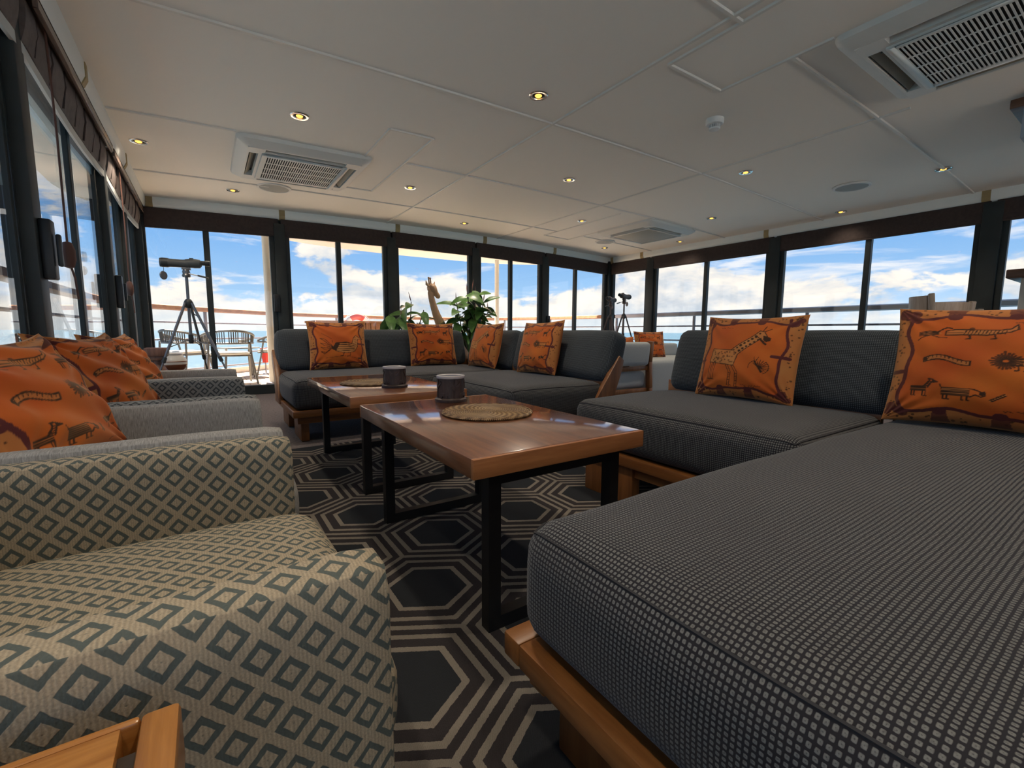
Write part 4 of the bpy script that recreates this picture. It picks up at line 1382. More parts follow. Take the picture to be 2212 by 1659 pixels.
pillow('orange cushion with striped guinea fowl drawing on far sofa', 'fowl', (.875, 3.765, .425), 0, 13, 130, wr=.006, seed=1)
pillow('orange cushion with rows of animals behind the carved holder, on the far sofa', 'animals', (1.70, 3.775, .425), 0, 13, 130, seed=2)
pillow('narrow-looking orange giraffe cushion turned sideways in the far sofa corner', 'giraffe', (1.965, 3.40, .425), -90, 14, 130, seed=3)
pillow('orange animal cushion on the sofa with the raked wooden bracket', 'animals', (1.965, 2.62, .428), -90, 14, 130, seed=4, roll=-2)
pillow('large orange cushion with spotted giraffe and butterfly', 'giraffe', (2.0, 1.11, .428), -90, 14, 240, seed=5)
pillow('large orange animal cushion cut by the right photo edge', 'animals', (2.0, .345, .428), -88, 13, 240, W=.475, H=.405, seed=6)

# ================================================================== armchairs along the left wall
def armchair(y0, y1, material, label, seat_z=.318, front=.15, cush=None):
    root = thing('armchair', label, 'armchair', (-.15, (y0+y1)/2, 0), group='square-armed armchairs by the left windows')
    hy = (y1-y0)/2; at = .07; az = .486; bx = -.33
    f = front+.15
    for s in (-1, 1):
        ya, yb = sorted((s*hy, s*(hy-at)))
        me = cushion_mesh('arm', f-bx, yb-ya, az-.07, .016, crown=.004, seg=14, warp=.0010, seed=int(y0*10)+s)
        arm_uv(me, yb-ya, az-.07)
        link('arm', me, material, root, ((f+bx)/2, (ya+yb)/2, .07))
    link('base', cushion_mesh('base', f-.01-bx, 2*(hy-at), .12, .012, seg=8), material, root, ((f-.01+bx)/2, 0, .08))
    me = cushion_mesh('seat_cushion', f+.035-(bx+.10), 2*(hy-at)-.006, .15, .05, crown=.035, seg=22, puff=.02, warp=.002, seed=int(y0*7))
    link('seat_cushion', me, cush or material, root, ((f+.035+bx+.10)/2, 0, seat_z-.15))
    me = cushion_mesh('backrest', 2*hy, .09, .44, .03, seg=14, puff=.005, seed=3)
    link('backrest', me, material, root, (bx+.048, 0, .07), (0, 0, R(-90)))
    for sx in (bx+.04, f-.05):
        for s in (-1, 1):
            MB().lathe([(.014, .007), (.02, .08)], 10, (sx, s*(hy-.05), 0)).build('leg', MT['blackmetal'], root, smooth=True)
    return root
armchair(.445, 1.19, MT['diamond'], 'beige and teal diamond-patterned armchair in the left foreground')
armchair(1.24, 1.91, MT['plain'], 'plain grey armchair behind the diamond-patterned foreground one')
armchair(1.95, 2.76, MT['diamond2'], 'armchair with grey diamond pattern, third along the left windows')
armchair(2.80, 3.46, MT['plain'], 'plain grey armchair, farthest along the left windows')
pillow('orange animal cushion on the plain armchair, nearest left', 'animals2', (-.285, 1.575, .338), 74, 27, 200, W=.49, H=.43, T=.17, wr=.019, seed=7, pinch=.15)
pillow('orange cushion on the grey diamond armchair, middle of the left three', 'animals', (-.262, 2.36, .338), 72, 27, 130, W=.50, H=.43, T=.17, wr=.019, seed=8, pinch=.15)
pillow('orange cushion on the farthest left armchair, near the scope', 'animals2', (-.275, 3.13, .338), 74, 27, 110, W=.48, H=.42, T=.17, wr=.019, seed=9, pinch=.13)

# foreground side table
root = thing('side_table', 'varnished wooden side table with dark inlay groove in the lower left corner', 'side table', (-.22, .20, 0))
lx0, lx1, ly0, ly1 = -.20, .187, -.28, .205
MB().box(lx0, lx1-.034, ly0, ly1-.008, .425, .45).build('top_panel', MT['sidewood'], root, bevel=.002)
MB().box(lx1-.034, lx1-.024, ly0, ly1-.03, .425, .444).build('inlay', MT['groove'], root)
MB().box(lx1-.024, lx1, ly0, ly1, .40, .45).build('edge_strip', MT['sidewoody'], root, bevel=.004)
MB().box(lx0, lx1-.024, ly1-.008, ly1, .40, .4498).build('edge_strip', MT['sidewood'], root, bevel=.003)
for x in (lx0, lx1-.05):
    for y in (ly0, ly1-.05): MB().box(x, x+.045, y, y+.045, .006, .42).build('leg', MT['legwood'], root, bevel=.003)
MB().box(lx0+.045, lx1-.05, ly1-.04, ly1-.02, .35, .425).build('apron', MT['sidewood'], root)

# ================================================================== coffee tables
def coffee_table(x0, x1, y0, y1, label, rz=0):
    cx, cy = (x0+x1)/2, (y0+y1)/2
    root = thing('coffee_table', label, 'coffee table', (cx, cy, 0), rz, 'coffee tables')
    hx, hy = (x1-x0)/2, (y1-y0)/2
    MB().box(-hx, hx, -hy+.012, hy-.012, .408, .455).build('table_top', MT['tablewood'], root, bevel=.003)
    MB().box(-hx, hx, -hy, -hy+.0125, .408, .4545).build('end_edge', MT['tableend'], root, bevel=.002)
    MB().box(-hx, hx, hy-.0125, hy, .408, .4545).build('end_edge', MT['tableend'], root, bevel=.002)
    t = .034; lx = hx-.06
    for y in (-hy+.035, hy-.10):
        fr = MB()
        fr.box(-lx, -lx+t, y, y+t, .006, .408); fr.box(lx-t, lx, y, y+t, .006, .408)
        fr.box(-lx+t, lx-t, y, y+t, .006, .006+t); fr.box(-lx+t, lx-t, y, y+t, .408-t, .408)
        fr.build('leg_frame', MT['blackmetal'], root)
    return root
coffee_table(.465, 1.02, .838, 1.722, 'wooden coffee table with black metal legs in the centre foreground')
coffee_table(.485, 1.04, 1.935, 2.90, 'wooden coffee table behind the nearer one, before the far sofa')

def holder(loc, rz, label):
    """carved dark wood cylinder with animals in relief"""
    root = thing('carved_holder', label, 'candle holder', loc, rz, 'carved wooden holders')
    MB().lathe([(.062, 0), (.064, .005), (.0635, .012), (.057, .017)], 40).build('foot', MT['carved'], root, smooth=True)
    MB().lathe([(.0525, .016), (.0525, .098), (.047, .098), (.047, .02), (.0001, .02)], 40, caps=False).build('body', MT['carved'], root, smooth=True)
    MB().lathe([(.056, .094), (.057, .099), (.056, .104), (.050, .105), (.046, .102), (.046, .094)], 40, caps=False).build('rim', MT['rim'], root, smooth=True)
    ele = [(-.9, .0), (-.85, .55), (-.6, .8), (.1, .85), (.35, .95), (.6, .85), (.8, .5), (.95, .1), (.85, .05), (.7, .35), (.55, .45), (.5, .0), (.3, .0), (.25, .3), (-.3, .3), (-.4, .0), (-.6, .0), (-.6, .25), (-.7, .0)]
    tree = [(-.08, 0), (-.05, .9), (-.5, 1.3), (-.9, 1.9), (-.6, 2.1), (-.1, 1.6), (.0, 2.2), (.3, 2.1), (.2, 1.5), (.7, 2.0), (.9, 1.8), (.4, 1.3), (.08, .9), (.1, 0)]
    def wrap(poly, a0, sc, z0, th):
        n = len(poly); vs = []
        for r_ in (.052, .0525+th):
            for px, py in poly:
                a = a0+px*sc/.053; vs.append((r_*math.cos(a), r_*math.sin(a), z0+py*sc))
        fs = [tuple(range(n))[::-1], tuple(range(n, 2*n))]+[(i, (i+1) % n, n+(i+1) % n, n+i) for i in range(n)]
        mm = MB().add(vs, fs)
        return mm
    for k in range(4):
        mm = wrap(ele, R(90*k), .024, .018, .004); me = mm.mesh('elephant')
        bm = bmesh.new(); bm.from_mesh(me); bmesh.ops.triangulate(bm, faces=bm.faces); bm.to_mesh(me); bm.free()
        link('elephant', me, MT['carved'], root)
        mm = wrap(tree, R(90*k+45), .033, .018, .003); me = mm.mesh('tree')
        bm = bmesh.new(); bm.from_mesh(me); bmesh.ops.triangulate(bm, faces=bm.faces); bm.to_mesh(me); bm.free()
        link('tree', me, MT['carved'], root)
    return root
holder((.80, 1.625, .455), R(215), 'dark carved wooden holder with elephants on the nearer coffee table')
holder((.768, 2.19, .455), R(200), 'dark carved wooden holder on the farther coffee table')

def placemat(loc, label):
    root = thing('woven_mat', label, 'placemat', loc, 0, 'round woven mats')
    me = MB().lathe([(.0001, .001), (.146, .001), (.146, .006), (.0001, .007)], 64).mesh('weave', smooth=True)
    link('weave', me, MT['rattan'], root)
    # coiled raised rings
    mm = MB(); r_ = .012
    while r_ < .146:
        mm.tube([(r_*math.cos(2*math.pi*i/48), r_*math.sin(2*math.pi*i/48), .0065) for i in range(48)], .0030, 5, closed=True); r_ += .0066
    mm.build('coil', MT['rattan'], root, smooth=True)
    rr = MB(); nst = 150
    for i in range(nst):                                  # whipped edge
        a = 2*math.pi*i/nst
        rr.tube([(.1465*math.cos(a-.02), .1465*math.sin(a-.02), .0015), (.153*math.cos(a), .153*math.sin(a), .0055), (.1465*math.cos(a+.03), .1465*math.sin(a+.03), .0095)], .0032, 5)
    rr.build('whipped_edge', MT['rattan'], root, smooth=True)
    return root
placemat((.785, 1.315, .455), 'round woven rattan mat on the nearer coffee table')
placemat((.715, 2.42, .455), 'round woven rattan mat on the farther coffee table')

# ================================================================== spotting scopes
def scope(loc, rz, zs, zsp, label, spread=.34, legrot=0.0, bronze=False, size=1.0, pitch=0.0, angles=(0, 120, 240)):
    """spotting scope on a tripod: zs scope axis height, zsp leg hub height"""
    root = thing('spotting_scope', label, 'spotting scope', loc, rz, 'spotting scopes on tripods')
    A = MT['tripod2'] if bronze else MT['tripod']; B = MT['rubber']; B2 = MT['armour_glare'] if bronze else MT['rubber2']
    k = size
    # optics: local x axis, objective towards -x
    piv = Vector((0, 0, zs)); Mp = Matrix.Translation(piv) @ Matrix.Rotation(pitch, 4, 'Y') @ Matrix.Scale(k, 4)
    def tr(mb): mb.v = [tuple(Mp @ Vector(q)) for q in mb.v]; return mb
    tr(MB().lathe([(.028, -.178), (.037, -.18), (.039, -.17), (.039, -.12), (.035, -.112), (.034, -.03), (.036, .0), (.036, .02)], 20, axis='x')).build('barrel', B2, root, smooth=True)
    tr(MB().lathe([(.0395, -.168), (.0405, -.16), (.0405, -.13), (.0395, -.122)], 20, axis='x', caps=False)).build('hood_ring', B, root, smooth=True)
    tr(MB().lathe([(.034, .0), (.038, .03), (.040, .07), (.037, .105), (.022, .118)], 16, (0, 0, .006), axis='x')).build('prism_housing', B2, root, smooth=True)
    tr(MB().box(.03, .06, -.012, .012, .04, .052)).build('focus_knob', B, root, bevel=.003)
    tr(MB().lathe([(.020, .112), (.020, .14), (.024, .142), (.024, .175), (.021, .18)], 14, (0, 0, .014), axis='x')).build('eyepiece', B, root, smooth=True)
    # hanging lens cap
    mm = MB().tube([Mp @ Vector((-.155, -.03, -.036)), Mp @ Vector((-.152, -.032, -.06)), Mp @ Vector((-.155, -.03, -.075))], .002, 5)
    mm.build('cap_strap', B, root)
    T = Mp @ Matrix.Translation((-.157, -.03, -.112)) @ Matrix.Rotation(R(55), 4, 'Z')
    mm = MB().lathe([(.0001, -.006), (.034, -.006), (.037, 0), (.034, .006), (.0001, .006)], 18, axis='y')
    mm.v = [tuple(T @ Vector(q)) for q in mm.v]; mm.build('lens_cap', A, root, smooth=True)
    # head
    tr(MB().box(-.03, .035, -.022, .022, -.052, -.034)).build('plate', A, root, bevel=.003)
    hd = MB().lathe([(.028*k, zs-.115*k), (.033*k, zs-.10*k), (.026*k, zs-.085*k), (.03*k, zs-.07*k), (.022*k, zs-.05*k)], 14); hd.build('pan_head', A, root, smooth=True)
    MB().tube([(.02*k, -.02*k, zs-.085*k), (.09*k, -.03*k, zs-.10*k)], .005*k, 8).build('pan_arm', A, root)
    MB().tube([(.085*k, -.03*k, zs-.098*k), (.165*k, -.04*k, zs-.118*k)], .008*k, 8).build('pan_grip', B, root)
    MB().tube([(0, 0, zs-.11*k), (0, 0, zsp-.36)], .012, 10).build('column', A, root, smooth=True)
    MB().lathe([(.020, zsp-.05), (.032, zsp-.03), (.036, zsp), (.026, zsp+.02), (.018, zsp+.03)], 12).build('hub', B, root, smooth=True)
    MB().lathe([(.016, zsp-.36), (.02, zsp-.34), (.02, zsp-.30), (.016, zsp-.28)], 10).build('spreader_hub', B, root, smooth=True)
    for i in range(3):
        a = R(angles[i])+legrot
        d = Vector((math.cos(a), math.sin(a), 0)); top = d*.032+Vector((0, 0, zsp-.005)); ft = d*spread+Vector((0, 0, .012))
        mid = top.lerp(ft, .52)
        l1 = MB().tube([top, mid], .0115, 8).build('leg', A, root, smooth=True)
        MB().tube([mid, ft], .0075, 8).build('lower_leg', A, l1, smooth=True)
        q = top.lerp(mid, .98); e = (mid-top).normalized()
        MB().tube([q-e*.022, q+e*.022], .016, 8).build('clamp', B, l1, smooth=True)
        MB().lathe([(.010, 0), (.012, .012), (.009, .022)], 8, ft-Vector((0, 0, .012))).build('foot', B, l1, smooth=True)
        m2 = top.lerp(ft, .40)
        MB().tube([Vector((0, 0, zsp-.32)), m2], .004, 6).build('brace', A, root)
    MB().tube([(.02, -.02, zsp-.02), (.035, -.03, zsp-.10), (.06, -.03, zsp-.115)], .005, 6).build('crank', B, root)
    return root
scope((-.115, 4.95, 0), R(-4), 1.31, .975, 'spotting scope on a silver tripod before the left end of the far windows', spread=.50, legrot=R(4), angles=(225, 320, 72))
scope((5.52, 5.02, 0), R(196), 1.30, 1.0, 'spotting scope on a slim tripod, the right one of the corner pair', spread=.36, legrot=R(-100), bronze=True, pitch=R(0))
scope((5.20, 5.0, 0), R(204), 1.235, .98, 'spotting scope on a tripod against the corner post, the left one of the pair', spread=.34, legrot=R(-80), bronze=True, size=.95)

# low bench with pot and carved stool, behind the armchairs
root = thing('low_bench', 'low dark wooden bench under the clay pot', 'bench', (-.22, 5.42, 0))
MB().box(-.22, .25, -.16, .16, .29, .335).build('bench_top', MT['darkwood'], root, bevel=.004)
for x in (-.19, .18):
    for y in (-.13, .09): MB().box(x, x+.04, y, y+.04, 0, .29).build('leg', MT['darkwood'], root, bevel=.003)
root = thing('clay_pot', 'squat clay pot, white glazed above and brown below', 'pot', (-.29, 5.42, .335))
MB().lathe([(.07, 0), (.10, .03), (.121, .065), (.122, .072)], 32).build('lower_bowl', MT['clayb'], root, smooth=True)
MB().lathe([(.122, .072), (.123, .095), (.113, .125), (.092, .148), (.086, .160), (.090, .172), (.085, .174), (.078, .158), (.078, .12)], 32, caps=False).build('upper_bowl', MT['clayw'], root, smooth=True)
MB().lathe([(.1225, .096), (.1245, .100), (.1225, .104)], 32, caps=False).build('brown_band', MT['clayb'], root, smooth=True)
root = thing('carved_stool', 'dark carved wooden stool with a wedge top by the left wall', 'stool', (-.37, 5.0, 0))
MB().lathe([(.105, 0), (.108, .30), (.095, .345), (.06, .40), (.040, .44), (.036, .49)], 28).build('pedestal', MT['stool'], root, smooth=True)
MB().box(-.083, .085, -.07, .07, .505, .58).build('stool_top', MT['stool'], root, bevel=.012)
MB().prism([(-.035, .47), (.035, .47), (.055, .51), (-.055, .51)], -.06, .06, Matrix(((1, 0, 0, 0), (0, 0, 1, 0), (0, 1, 0, 0), (0, 0, 0, 1)))).build('neck_block', MT['stool'], root, bevel=.006)

# ================================================================== plants and giraffe
def leaf_mesh(L=.19, W=.075, fold=.018, droop=.05):
    vs, fs = [], []
    n = 7
    for i in range(n+1):
        t = i/n
        hw = W/2*math.sin(math.pi*min(1, t**.8*.97+.015))**.75
        x = L*t; z = -droop*t*t
        for s, zz in ((-1, fold*.6), (-.5, fold*.2), (0, 0), (.5, fold*.2), (1, fold*.6)): vs.append((x, s*hw, z+zz*math.sin(math.pi*t)))
    for i in range(n):
        for j in range(4): fs.append((i*5+j, i*5+j+1, (i+1)*5+j+1, (i+1)*5+j))
    me = bpy.data.meshes.new('leaf'); me.from_pydata(vs, [], fs)
    for p in me.polygons: p.use_smooth = True
    me.materials.append(MT['leaf'])
    return me
LEAVES = [leaf_mesh(.25, .115, .025, .08), leaf_mesh(.28, .125, .02, .14), leaf_mesh(.22, .10, .03, .03)]
BUD = MB().lathe([(.001, 0), (.006, .03), (.007, .06), (.001, .13)], 7).mesh('leaf_bud', smooth=True); BUD.materials.append(MT['leafred'])

def plant(label, loc, stems, rs, n_leaves, potr=.16):
    rnd = random.Random(rs)
    root = thing('rubber_plant', label, 'plant', loc, 0, 'potted rubber plants')
    MB().lathe([(potr*.75, 0), (potr, .30), (potr*1.05, .31), (potr*1.05, .34), (potr*.95, .34), (potr*.93, .30)], 26, caps=False).build('pot', MT['pot'], root, smooth=True)
    MB().lathe([(potr*.94, .29), (.0001, .30)], 22).build('soil', MT['soil'], root)
    for (tx, ty, tz) in stems:
        b = Vector((rnd.uniform(-.04, .04), rnd.uniform(-.04, .04), .29)); e = Vector((tx, ty, tz))
        pts = smooth_path([b, b.lerp(e, .45)+Vector((rnd.uniform(-.03, .03), 0, .02)), e], 5)
        MB().tube(pts, [.011-.006*i/len(pts) for i in range(len(pts))], 7).build('stem', MT['stem'], root, smooth=True)
        for i in range(n_leaves):
            t = .55+.45*(i+.5)/n_leaves
            p = b.lerp(e, t); az = i*2.4+rnd.uniform(-.4, .4)
            o = link('leaf', LEAVES[rnd.randint(0, 2)], None, root)
            tilt = R(rnd.uniform(0, 65)-60*(t-.5))
            o.location = p; o.rotation_euler = (rnd.uniform(-.7, .7), tilt, az); o.scale = (rnd.uniform(.75, 1.1),)*3
        if rnd.random() < .8:
            o = link('bud', BUD, None, root); o.location = e; o.rotation_euler = (rnd.uniform(-.3, .3), rnd.uniform(-.4, .2), 0)
    return root
plant('small rubber plant left of the carved giraffe', (2.06, 5.42, 0), [(-.22, -.03, .94), (.0, 0, 1.05), (.10, .06, 1.10), (.22, -.05, 1.0), (-.08, -.05, .90)], 4, 8)
plant('bushy rubber plant right of the carved giraffe', (2.98, 5.42, 0), [(-.22, 0, 1.12), (-.10, -.08, 1.24), (.02, 0, 1.30), (.10, .05, 1.22), (.16, -.06, 1.14), (.27, 0, 1.02), (.0, -.12, 1.02), (-.26, -.05, .94)], 9, 11, .20)

# carved giraffe: one continuous skinned body
def skinned(name, pts, edges, radii, mat_, parent, root_i=0, sub=2):
    me = bpy.data.meshes.new(name); me.from_pydata(pts, edges, [])
    o = link(name, me, mat_, parent)
    md = o.modifiers.new('skin', 'SKIN'); md.use_smooth_shade = True
    for i, v in enumerate(me.skin_vertices[0].data):
        r_ = radii[i]; v.radius = r_ if isinstance(r_, tuple) else (r_, r_); v.use_root = (i == root_i)
    s = o.modifiers.new('sub', 'SUBSURF'); s.levels = sub; s.render_levels = sub
    return o
groot = thing('carved_giraffe', 'tall carved wooden giraffe figure with its head above the sofa back', 'figurine', (2.78, 5.47, 0))
gp = [(.03, 0, .50), (-.10, 0, .60), (-.20, 0, .77), (-.285, 0, .95), (-.335, 0, 1.10), (-.358, 0, 1.20), (-.36, 0, 1.27), (.16, 0, .50),
      (-.10, .06, .40), (-.11, .065, .2), (-.11, .065, .012), (-.10, -.06, .40), (-.09, -.065, .2), (-.09, -.065, .012),
      (.17, .06, .38), (.19, .065, .2), (.18, .065, .012), (.17, -.06, .38), (.18, -.065, .2), (.19, -.065, .012)]
ge = [(0, 1), (1, 2), (2, 3), (3, 4), (4, 5), (5, 6), (0, 7), (1, 8), (8, 9), (9, 10), (1, 11), (11, 12), (12, 13), (7, 14), (14, 15), (15, 16), (7, 17), (17, 18), (18, 19)]
gr = [.11, .10, .074, .054, .044, .040, .044, .10] + [.035, .022, .02]*4
skinned('body', gp, ge, gr, MT['giraffe'], groot)
hp = [Vector((-.385, 0, 1.335)).lerp(Vector((-.240, 0, 1.165)), t) for t in (0, .08, .22, .38, .52, .66, .8, .92, 1.0)]
MB().tube(hp, [.012, .040, .060, .060, .048, .036, .034, .030, .012], 14).build('head', MT['giraffe'], groot, smooth=True)
for s in (-1, 1):
    hx = -.362+.022*s
    MB().tube([(hx, s*.02, 1.31), (hx-.012, s*.024, 1.405)], [.012, .009], 8).lathe([(.001, -.012), (.013, -.005), (.013, .008), (.001, .014)], 8, (hx-.012, s*.024, 1.409)).build('horn', MT['giraffe'], groot, smooth=True)
    MB().tube([(-.36+s*.03, s*.03, 1.30), (-.362+s*.068, s*.04, 1.33), (-.362+s*.080, s*.045, 1.375)], [.014, .017, .003], 7).build('ear', MT['giraffe'], groot, smooth=True)

# ================================================================== right background seating
root = thing('wooden_armchair', 'pale grey armchair with wooden frame seen from behind', 'armchair', (3.24, 2.85, .006))
link('back_pad', cushion_mesh('back_pad', .49, .09, .22, .03, seg=14, puff=.006), MT['palegrey'], root, (-.005, .02, .418), (R(6), 0, 0))
link('seat_pad', cushion_mesh('seat_pad', .52, .58, .16, .04, seg=14, crown=.012), MT['palegrey'], root, (0, .32, .20))
for s in (-1, 1):
    pts = [(s*.275, -.01, .006), (s*.272, -.005, .2), (s*.262, .0, .45), (s*.255, -.02, .645)]
    mm = MB()
    for a, b in zip(pts[:-1], pts[1:]): mm.beam(a, b, .045, .05, (0, 1, 0))
    mm.build('back_post', MT['legwood'], root, bevel=.004)
    MB().box(s*.262-.02, s*.262+.02, .60, .64, .006, .48).build('front_leg', MT['legwood'], root, bevel=.004)
    MB().beam((s*.262, .0, .47), (s*.262, .66, .49), .05, .03).build('arm_rest', MT['legwood'], root, bevel=.006)
MB().box(-.25, .25, -.005, .025, .37, .41).build('cross_rail', MT['legwood'], root, bevel=.004)
MB().box(-.25, .25, -.005, .03, .155, .20).build('seat_rail', MT['legwood'], root, bevel=.004)
pillow('orange cushion peeping over the pale armchair with wooden frame', 'animals2', (3.19, 3.02, .372), 180, 8, 60, W=.46, H=.325, seed=11)

root = thing('pale_bench_seat', 'pale grey upholstered bench seat by the right windows', 'bench', (4.25, 3.28, .006))
link('seat', cushion_mesh('seat', 1.30, .72, .36, .03, seg=14, crown=.006), MT['palegrey'], root, (0, 0, .09))
link('backrest', cushion_mesh('backrest', .55, .10, .16, .03, seg=10), MT['palegrey'], root, (.36, .30, .44))
for x in (-.58, .54):
    for y in (-.30, .26): MB().box(x, x+.04, y, y+.04, 0, .10).build('leg', MT['darkwood'], root)
MB().box(.05, .12, .31, .35, .44, .60).build('back_post', MT['darkwood'], root, bevel=.004)
pillow('small orange cushion on the pale grey bench seat', 'animals2', (4.09, 3.30, .447), -18, 14, 70, W=.38, H=.31, T=.12, seed=12)

def dining_chair(x, y, rz, label, ht=.95):
    root = thing('dining_chair', label, 'chair', (x, y, .001), rz, 'wooden chairs behind the near sofa')
    MB().box(-.2, .2, -.2, .2, .43, .47).build('seat', MT['palewood'], root, bevel=.012)
    for sx in (-1, 1):
        MB().beam((sx*.18, -.17, .006), (sx*.17, -.17, .44), .035, .035).build('leg', MT['palewood'], root, bevel=.004)
        MB().beam((sx*.19, .20, .006), (sx*.17, .17, .44), .035, .035).build('leg', MT['palewood'], root, bevel=.004)
        MB().beam((sx*.17, .18, .44), (sx*.165, .235, ht), .034, .028).build('back_post', MT['palewood'], root, bevel=.005)
    vs, fs = [], []
    for i in range(11):
        t = i/10; x_ = -.15+.30*t; yy = .225+.05*math.sin(math.pi*t)
        for (dy, z) in ((0, ht-.14), (.018, ht-.14), (.026, ht-.01), (.008, ht-.01)): vs.append((x_, yy+dy, z))
    for i in range(10):
        for j in range(4):
            j2 = (j+1) % 4; fs.append((i*4+j, i*4+j2, (i+1)*4+j2, (i+1)*4+j))
    fs += [(0, 1, 2, 3), (40, 41, 42, 43)]
    MB().add(vs, fs).build('backrest', MT['palewood'], root, smooth=True)
    return root
dining_chair(3.73, .70, R(25), 'wooden chair back poking highest above the right cushion', .965)
dining_chair(4.32, 1.12, R(150), 'wooden chair back with curved rest, middle one above the right cushion', .955)
dining_chair(5.06, 1.20, R(170), 'wooden chair back, the one nearest the bar counter', .935)

root = thing('bar_counter', 'grey bar counter end with thick brown wooden top at the right edge', 'bar counter', (5.5, -.2, 0))
MB().box(-.42, .40, -1.2, .93, 0, 1.15).build('counter_body', MT['bargrey'], root, bevel=.004)
MB().box(-.50, .46, -1.25, 1.0, 1.15, 1.215).build('counter_top', MT['darkwood'], root, bevel=.008)
root = thing('overhead_cabinet', 'blue-grey overhead cabinet with dark brown trim at the upper right edge', 'cabinet', (4.4, -.1, 0))
MB().box(-.36, .4, -1.0, .76, 1.88, 2.047).build('cabinet_body', MT['bluegrey'], root, bevel=.004)
MB().box(-.40, .44, -1.0, .81, 2.047, 2.099).build('trim_board', MT['darkwood'], root, bevel=.004)

# ================================================================== outside
sea = MB().add([(-9000, -9000, -4.2), (9000, -9000, -4.2), (9000, 9000, -4.2), (-9000, 9000, -4.2)], [(0, 1, 2, 3)]).build('lake_water', MT['sea'])
tag(sea, 'calm blue lake water reaching to the horizon', 'water', kind='stuff')
RAIL = [(-.98, -5, 0), (-.98, 2, 0), (-.97, 6.2, 0), (-.74, 7.75, 0), (.0, 8.75, 0), (1.15, 9.85, 0), (2.4, 10.5, 0), (3.5, 10.75, 0), (4.8, 10.75, 0), (5.75, 10.3, 0), (6.35, 9.5, 0), (6.66, 8.5, 0), (6.86, 7.6, 0), (6.98, 6.6, 0)]
bow = smooth_path(RAIL, 6)
hull = [(p.x, p.y) for p in bow] + [(7.05, 6.0), (7.05, -10), (-.98, -10)]  # hull carried aft to hold the added light-bouncing deck
cx0 = sum(x for x, y in hull)/len(hull)
hullo = [(x+(.10 if x > 2.9 else -.10), y+.08) for x, y in hull]
deck = MB().prism(hullo, -.10, -.035).build('floor_deck', MT['deckbase'])
tag(deck, 'pale teak deck around the saloon with an added unseen aft end', kind='structure')
def ymax(x):
    best = 6.1
    for (x0, y0), (x1, y1) in zip(hullo[:-1], hullo[1:]):
        if (x0-x)*(x1-x) <= 0 and abs(x1-x0) > 1e-6:
            yy = y0+(y1-y0)*(x-x0)/(x1-x0)
            best = max(best, yy)
    return best
pm = MB().box(-.5, .5, -.5, .5, -.5, .5).mesh('plank'); pm.materials.append(MT['deck'])
x = -.98
while x < 6.95:
    ya = 6.06; yb = ymax(x+.06)-.05
    if yb-ya > .3:
        cut = ya+(yb-ya)*random.uniform(.3, .7)
        for a, b in ((ya, cut-.006), (cut+.006, yb)):
            o = link('plank', pm, None, deck); o.location = (x+.06, (a+b)/2, -.017); o.scale = (.112, b-a, .034)
    x += .12
for (x0, x1) in ((-1.06, -.62), (6.24, 7.1)):
    x = x0
    while x < x1-.1:
        o = link('plank', pm, None, deck); o.location = (x+.06, .55, -.017); o.scale = (.112, 11.0, .034); x += .12
for i in range(64):  # added aft deck out of view, sunlit to bounce light into the room
    o = link('plank', pm, None, deck); o.location = (-.92+.125*i, -7.0, -.017); o.scale = (.117, 5.8, .034)
kb = [(p.x, p.y, .03) for p in bow]
mm = MB()
for a, b in zip(kb[:-1], kb[1:]): mm.beam(a, b, .05, .13)
mm.build('toe_board', MT['post'], deck)

def railing(path, label, capm, name='deck_railing'):
    root = thing(name, label, 'railing', (path[len(path)//2].x, path[len(path)//2].y, 0))
    o3 = Vector(root.location)
    P = [p-o3 for p in path]
    mm = MB()
    vs, fs = [], []
    prof = [(-.055, -.03), (-.045, .022), (-.015, .036), (.015, .036), (.045, .022), (.055, -.03), (.03, -.042), (-.03, -.042)]
    k = len(prof)
    for i, p in enumerate(P):
        d = (P[min(i+1, len(P)-1)]-P[max(i-1, 0)]).normalized(); s = Vector((d.y, -d.x, 0))
        for a, h in prof: vs.append(p+s*a+Vector((0, 0, 1.065+h)))
    for i in range(len(P)-1):
        for j in range(k):
            j2 = (j+1) % k; fs.append((i*k+j, i*k+j2, (i+1)*k+j2, (i+1)*k+j))
    MB().add(vs, fs).build('hand_rail', capm, root, smooth=True)
    for z, r_ in ((.85, .014), (.60, .014), (.36, .014), (.14, .014)):
        MB().tube([p+Vector((0, 0, z)) for p in P], r_, 7).build('rail_bar', MT['steel'], root, smooth=True)
    acc = 0; last = None
    for a, b in zip(P[:-1], P[1:]):
        L = (b-a).length
        if last is None or acc >= 1.35:
            MB().tube([a+Vector((0, 0, -.02)), a+Vector((0, 0, 1.03))], .024, 8).build('rail_post', MT['steel'], root, smooth=True); acc = 0; last = a
        acc += L
    return root
def dense(pts, step=.3):
    out = []
    for a, b in zip(pts[:-1], pts[1:]):
        n = max(1, int((b-a).length/step))
        out += [a.lerp(b, i/n) for i in range(n)]
    return out+[pts[-1]]
railing(dense(bow, .35), 'curved deck railing with brown wooden handrail round the bow', MT['rail'])
railing(dense([Vector((7.0, 6.55, 0)), Vector((7.02, 3, 0)), Vector((7.02, -4.5, 0))], .4), 'straight side railing with grey-mauve handrail beyond the right windows', MT['railgrey'])

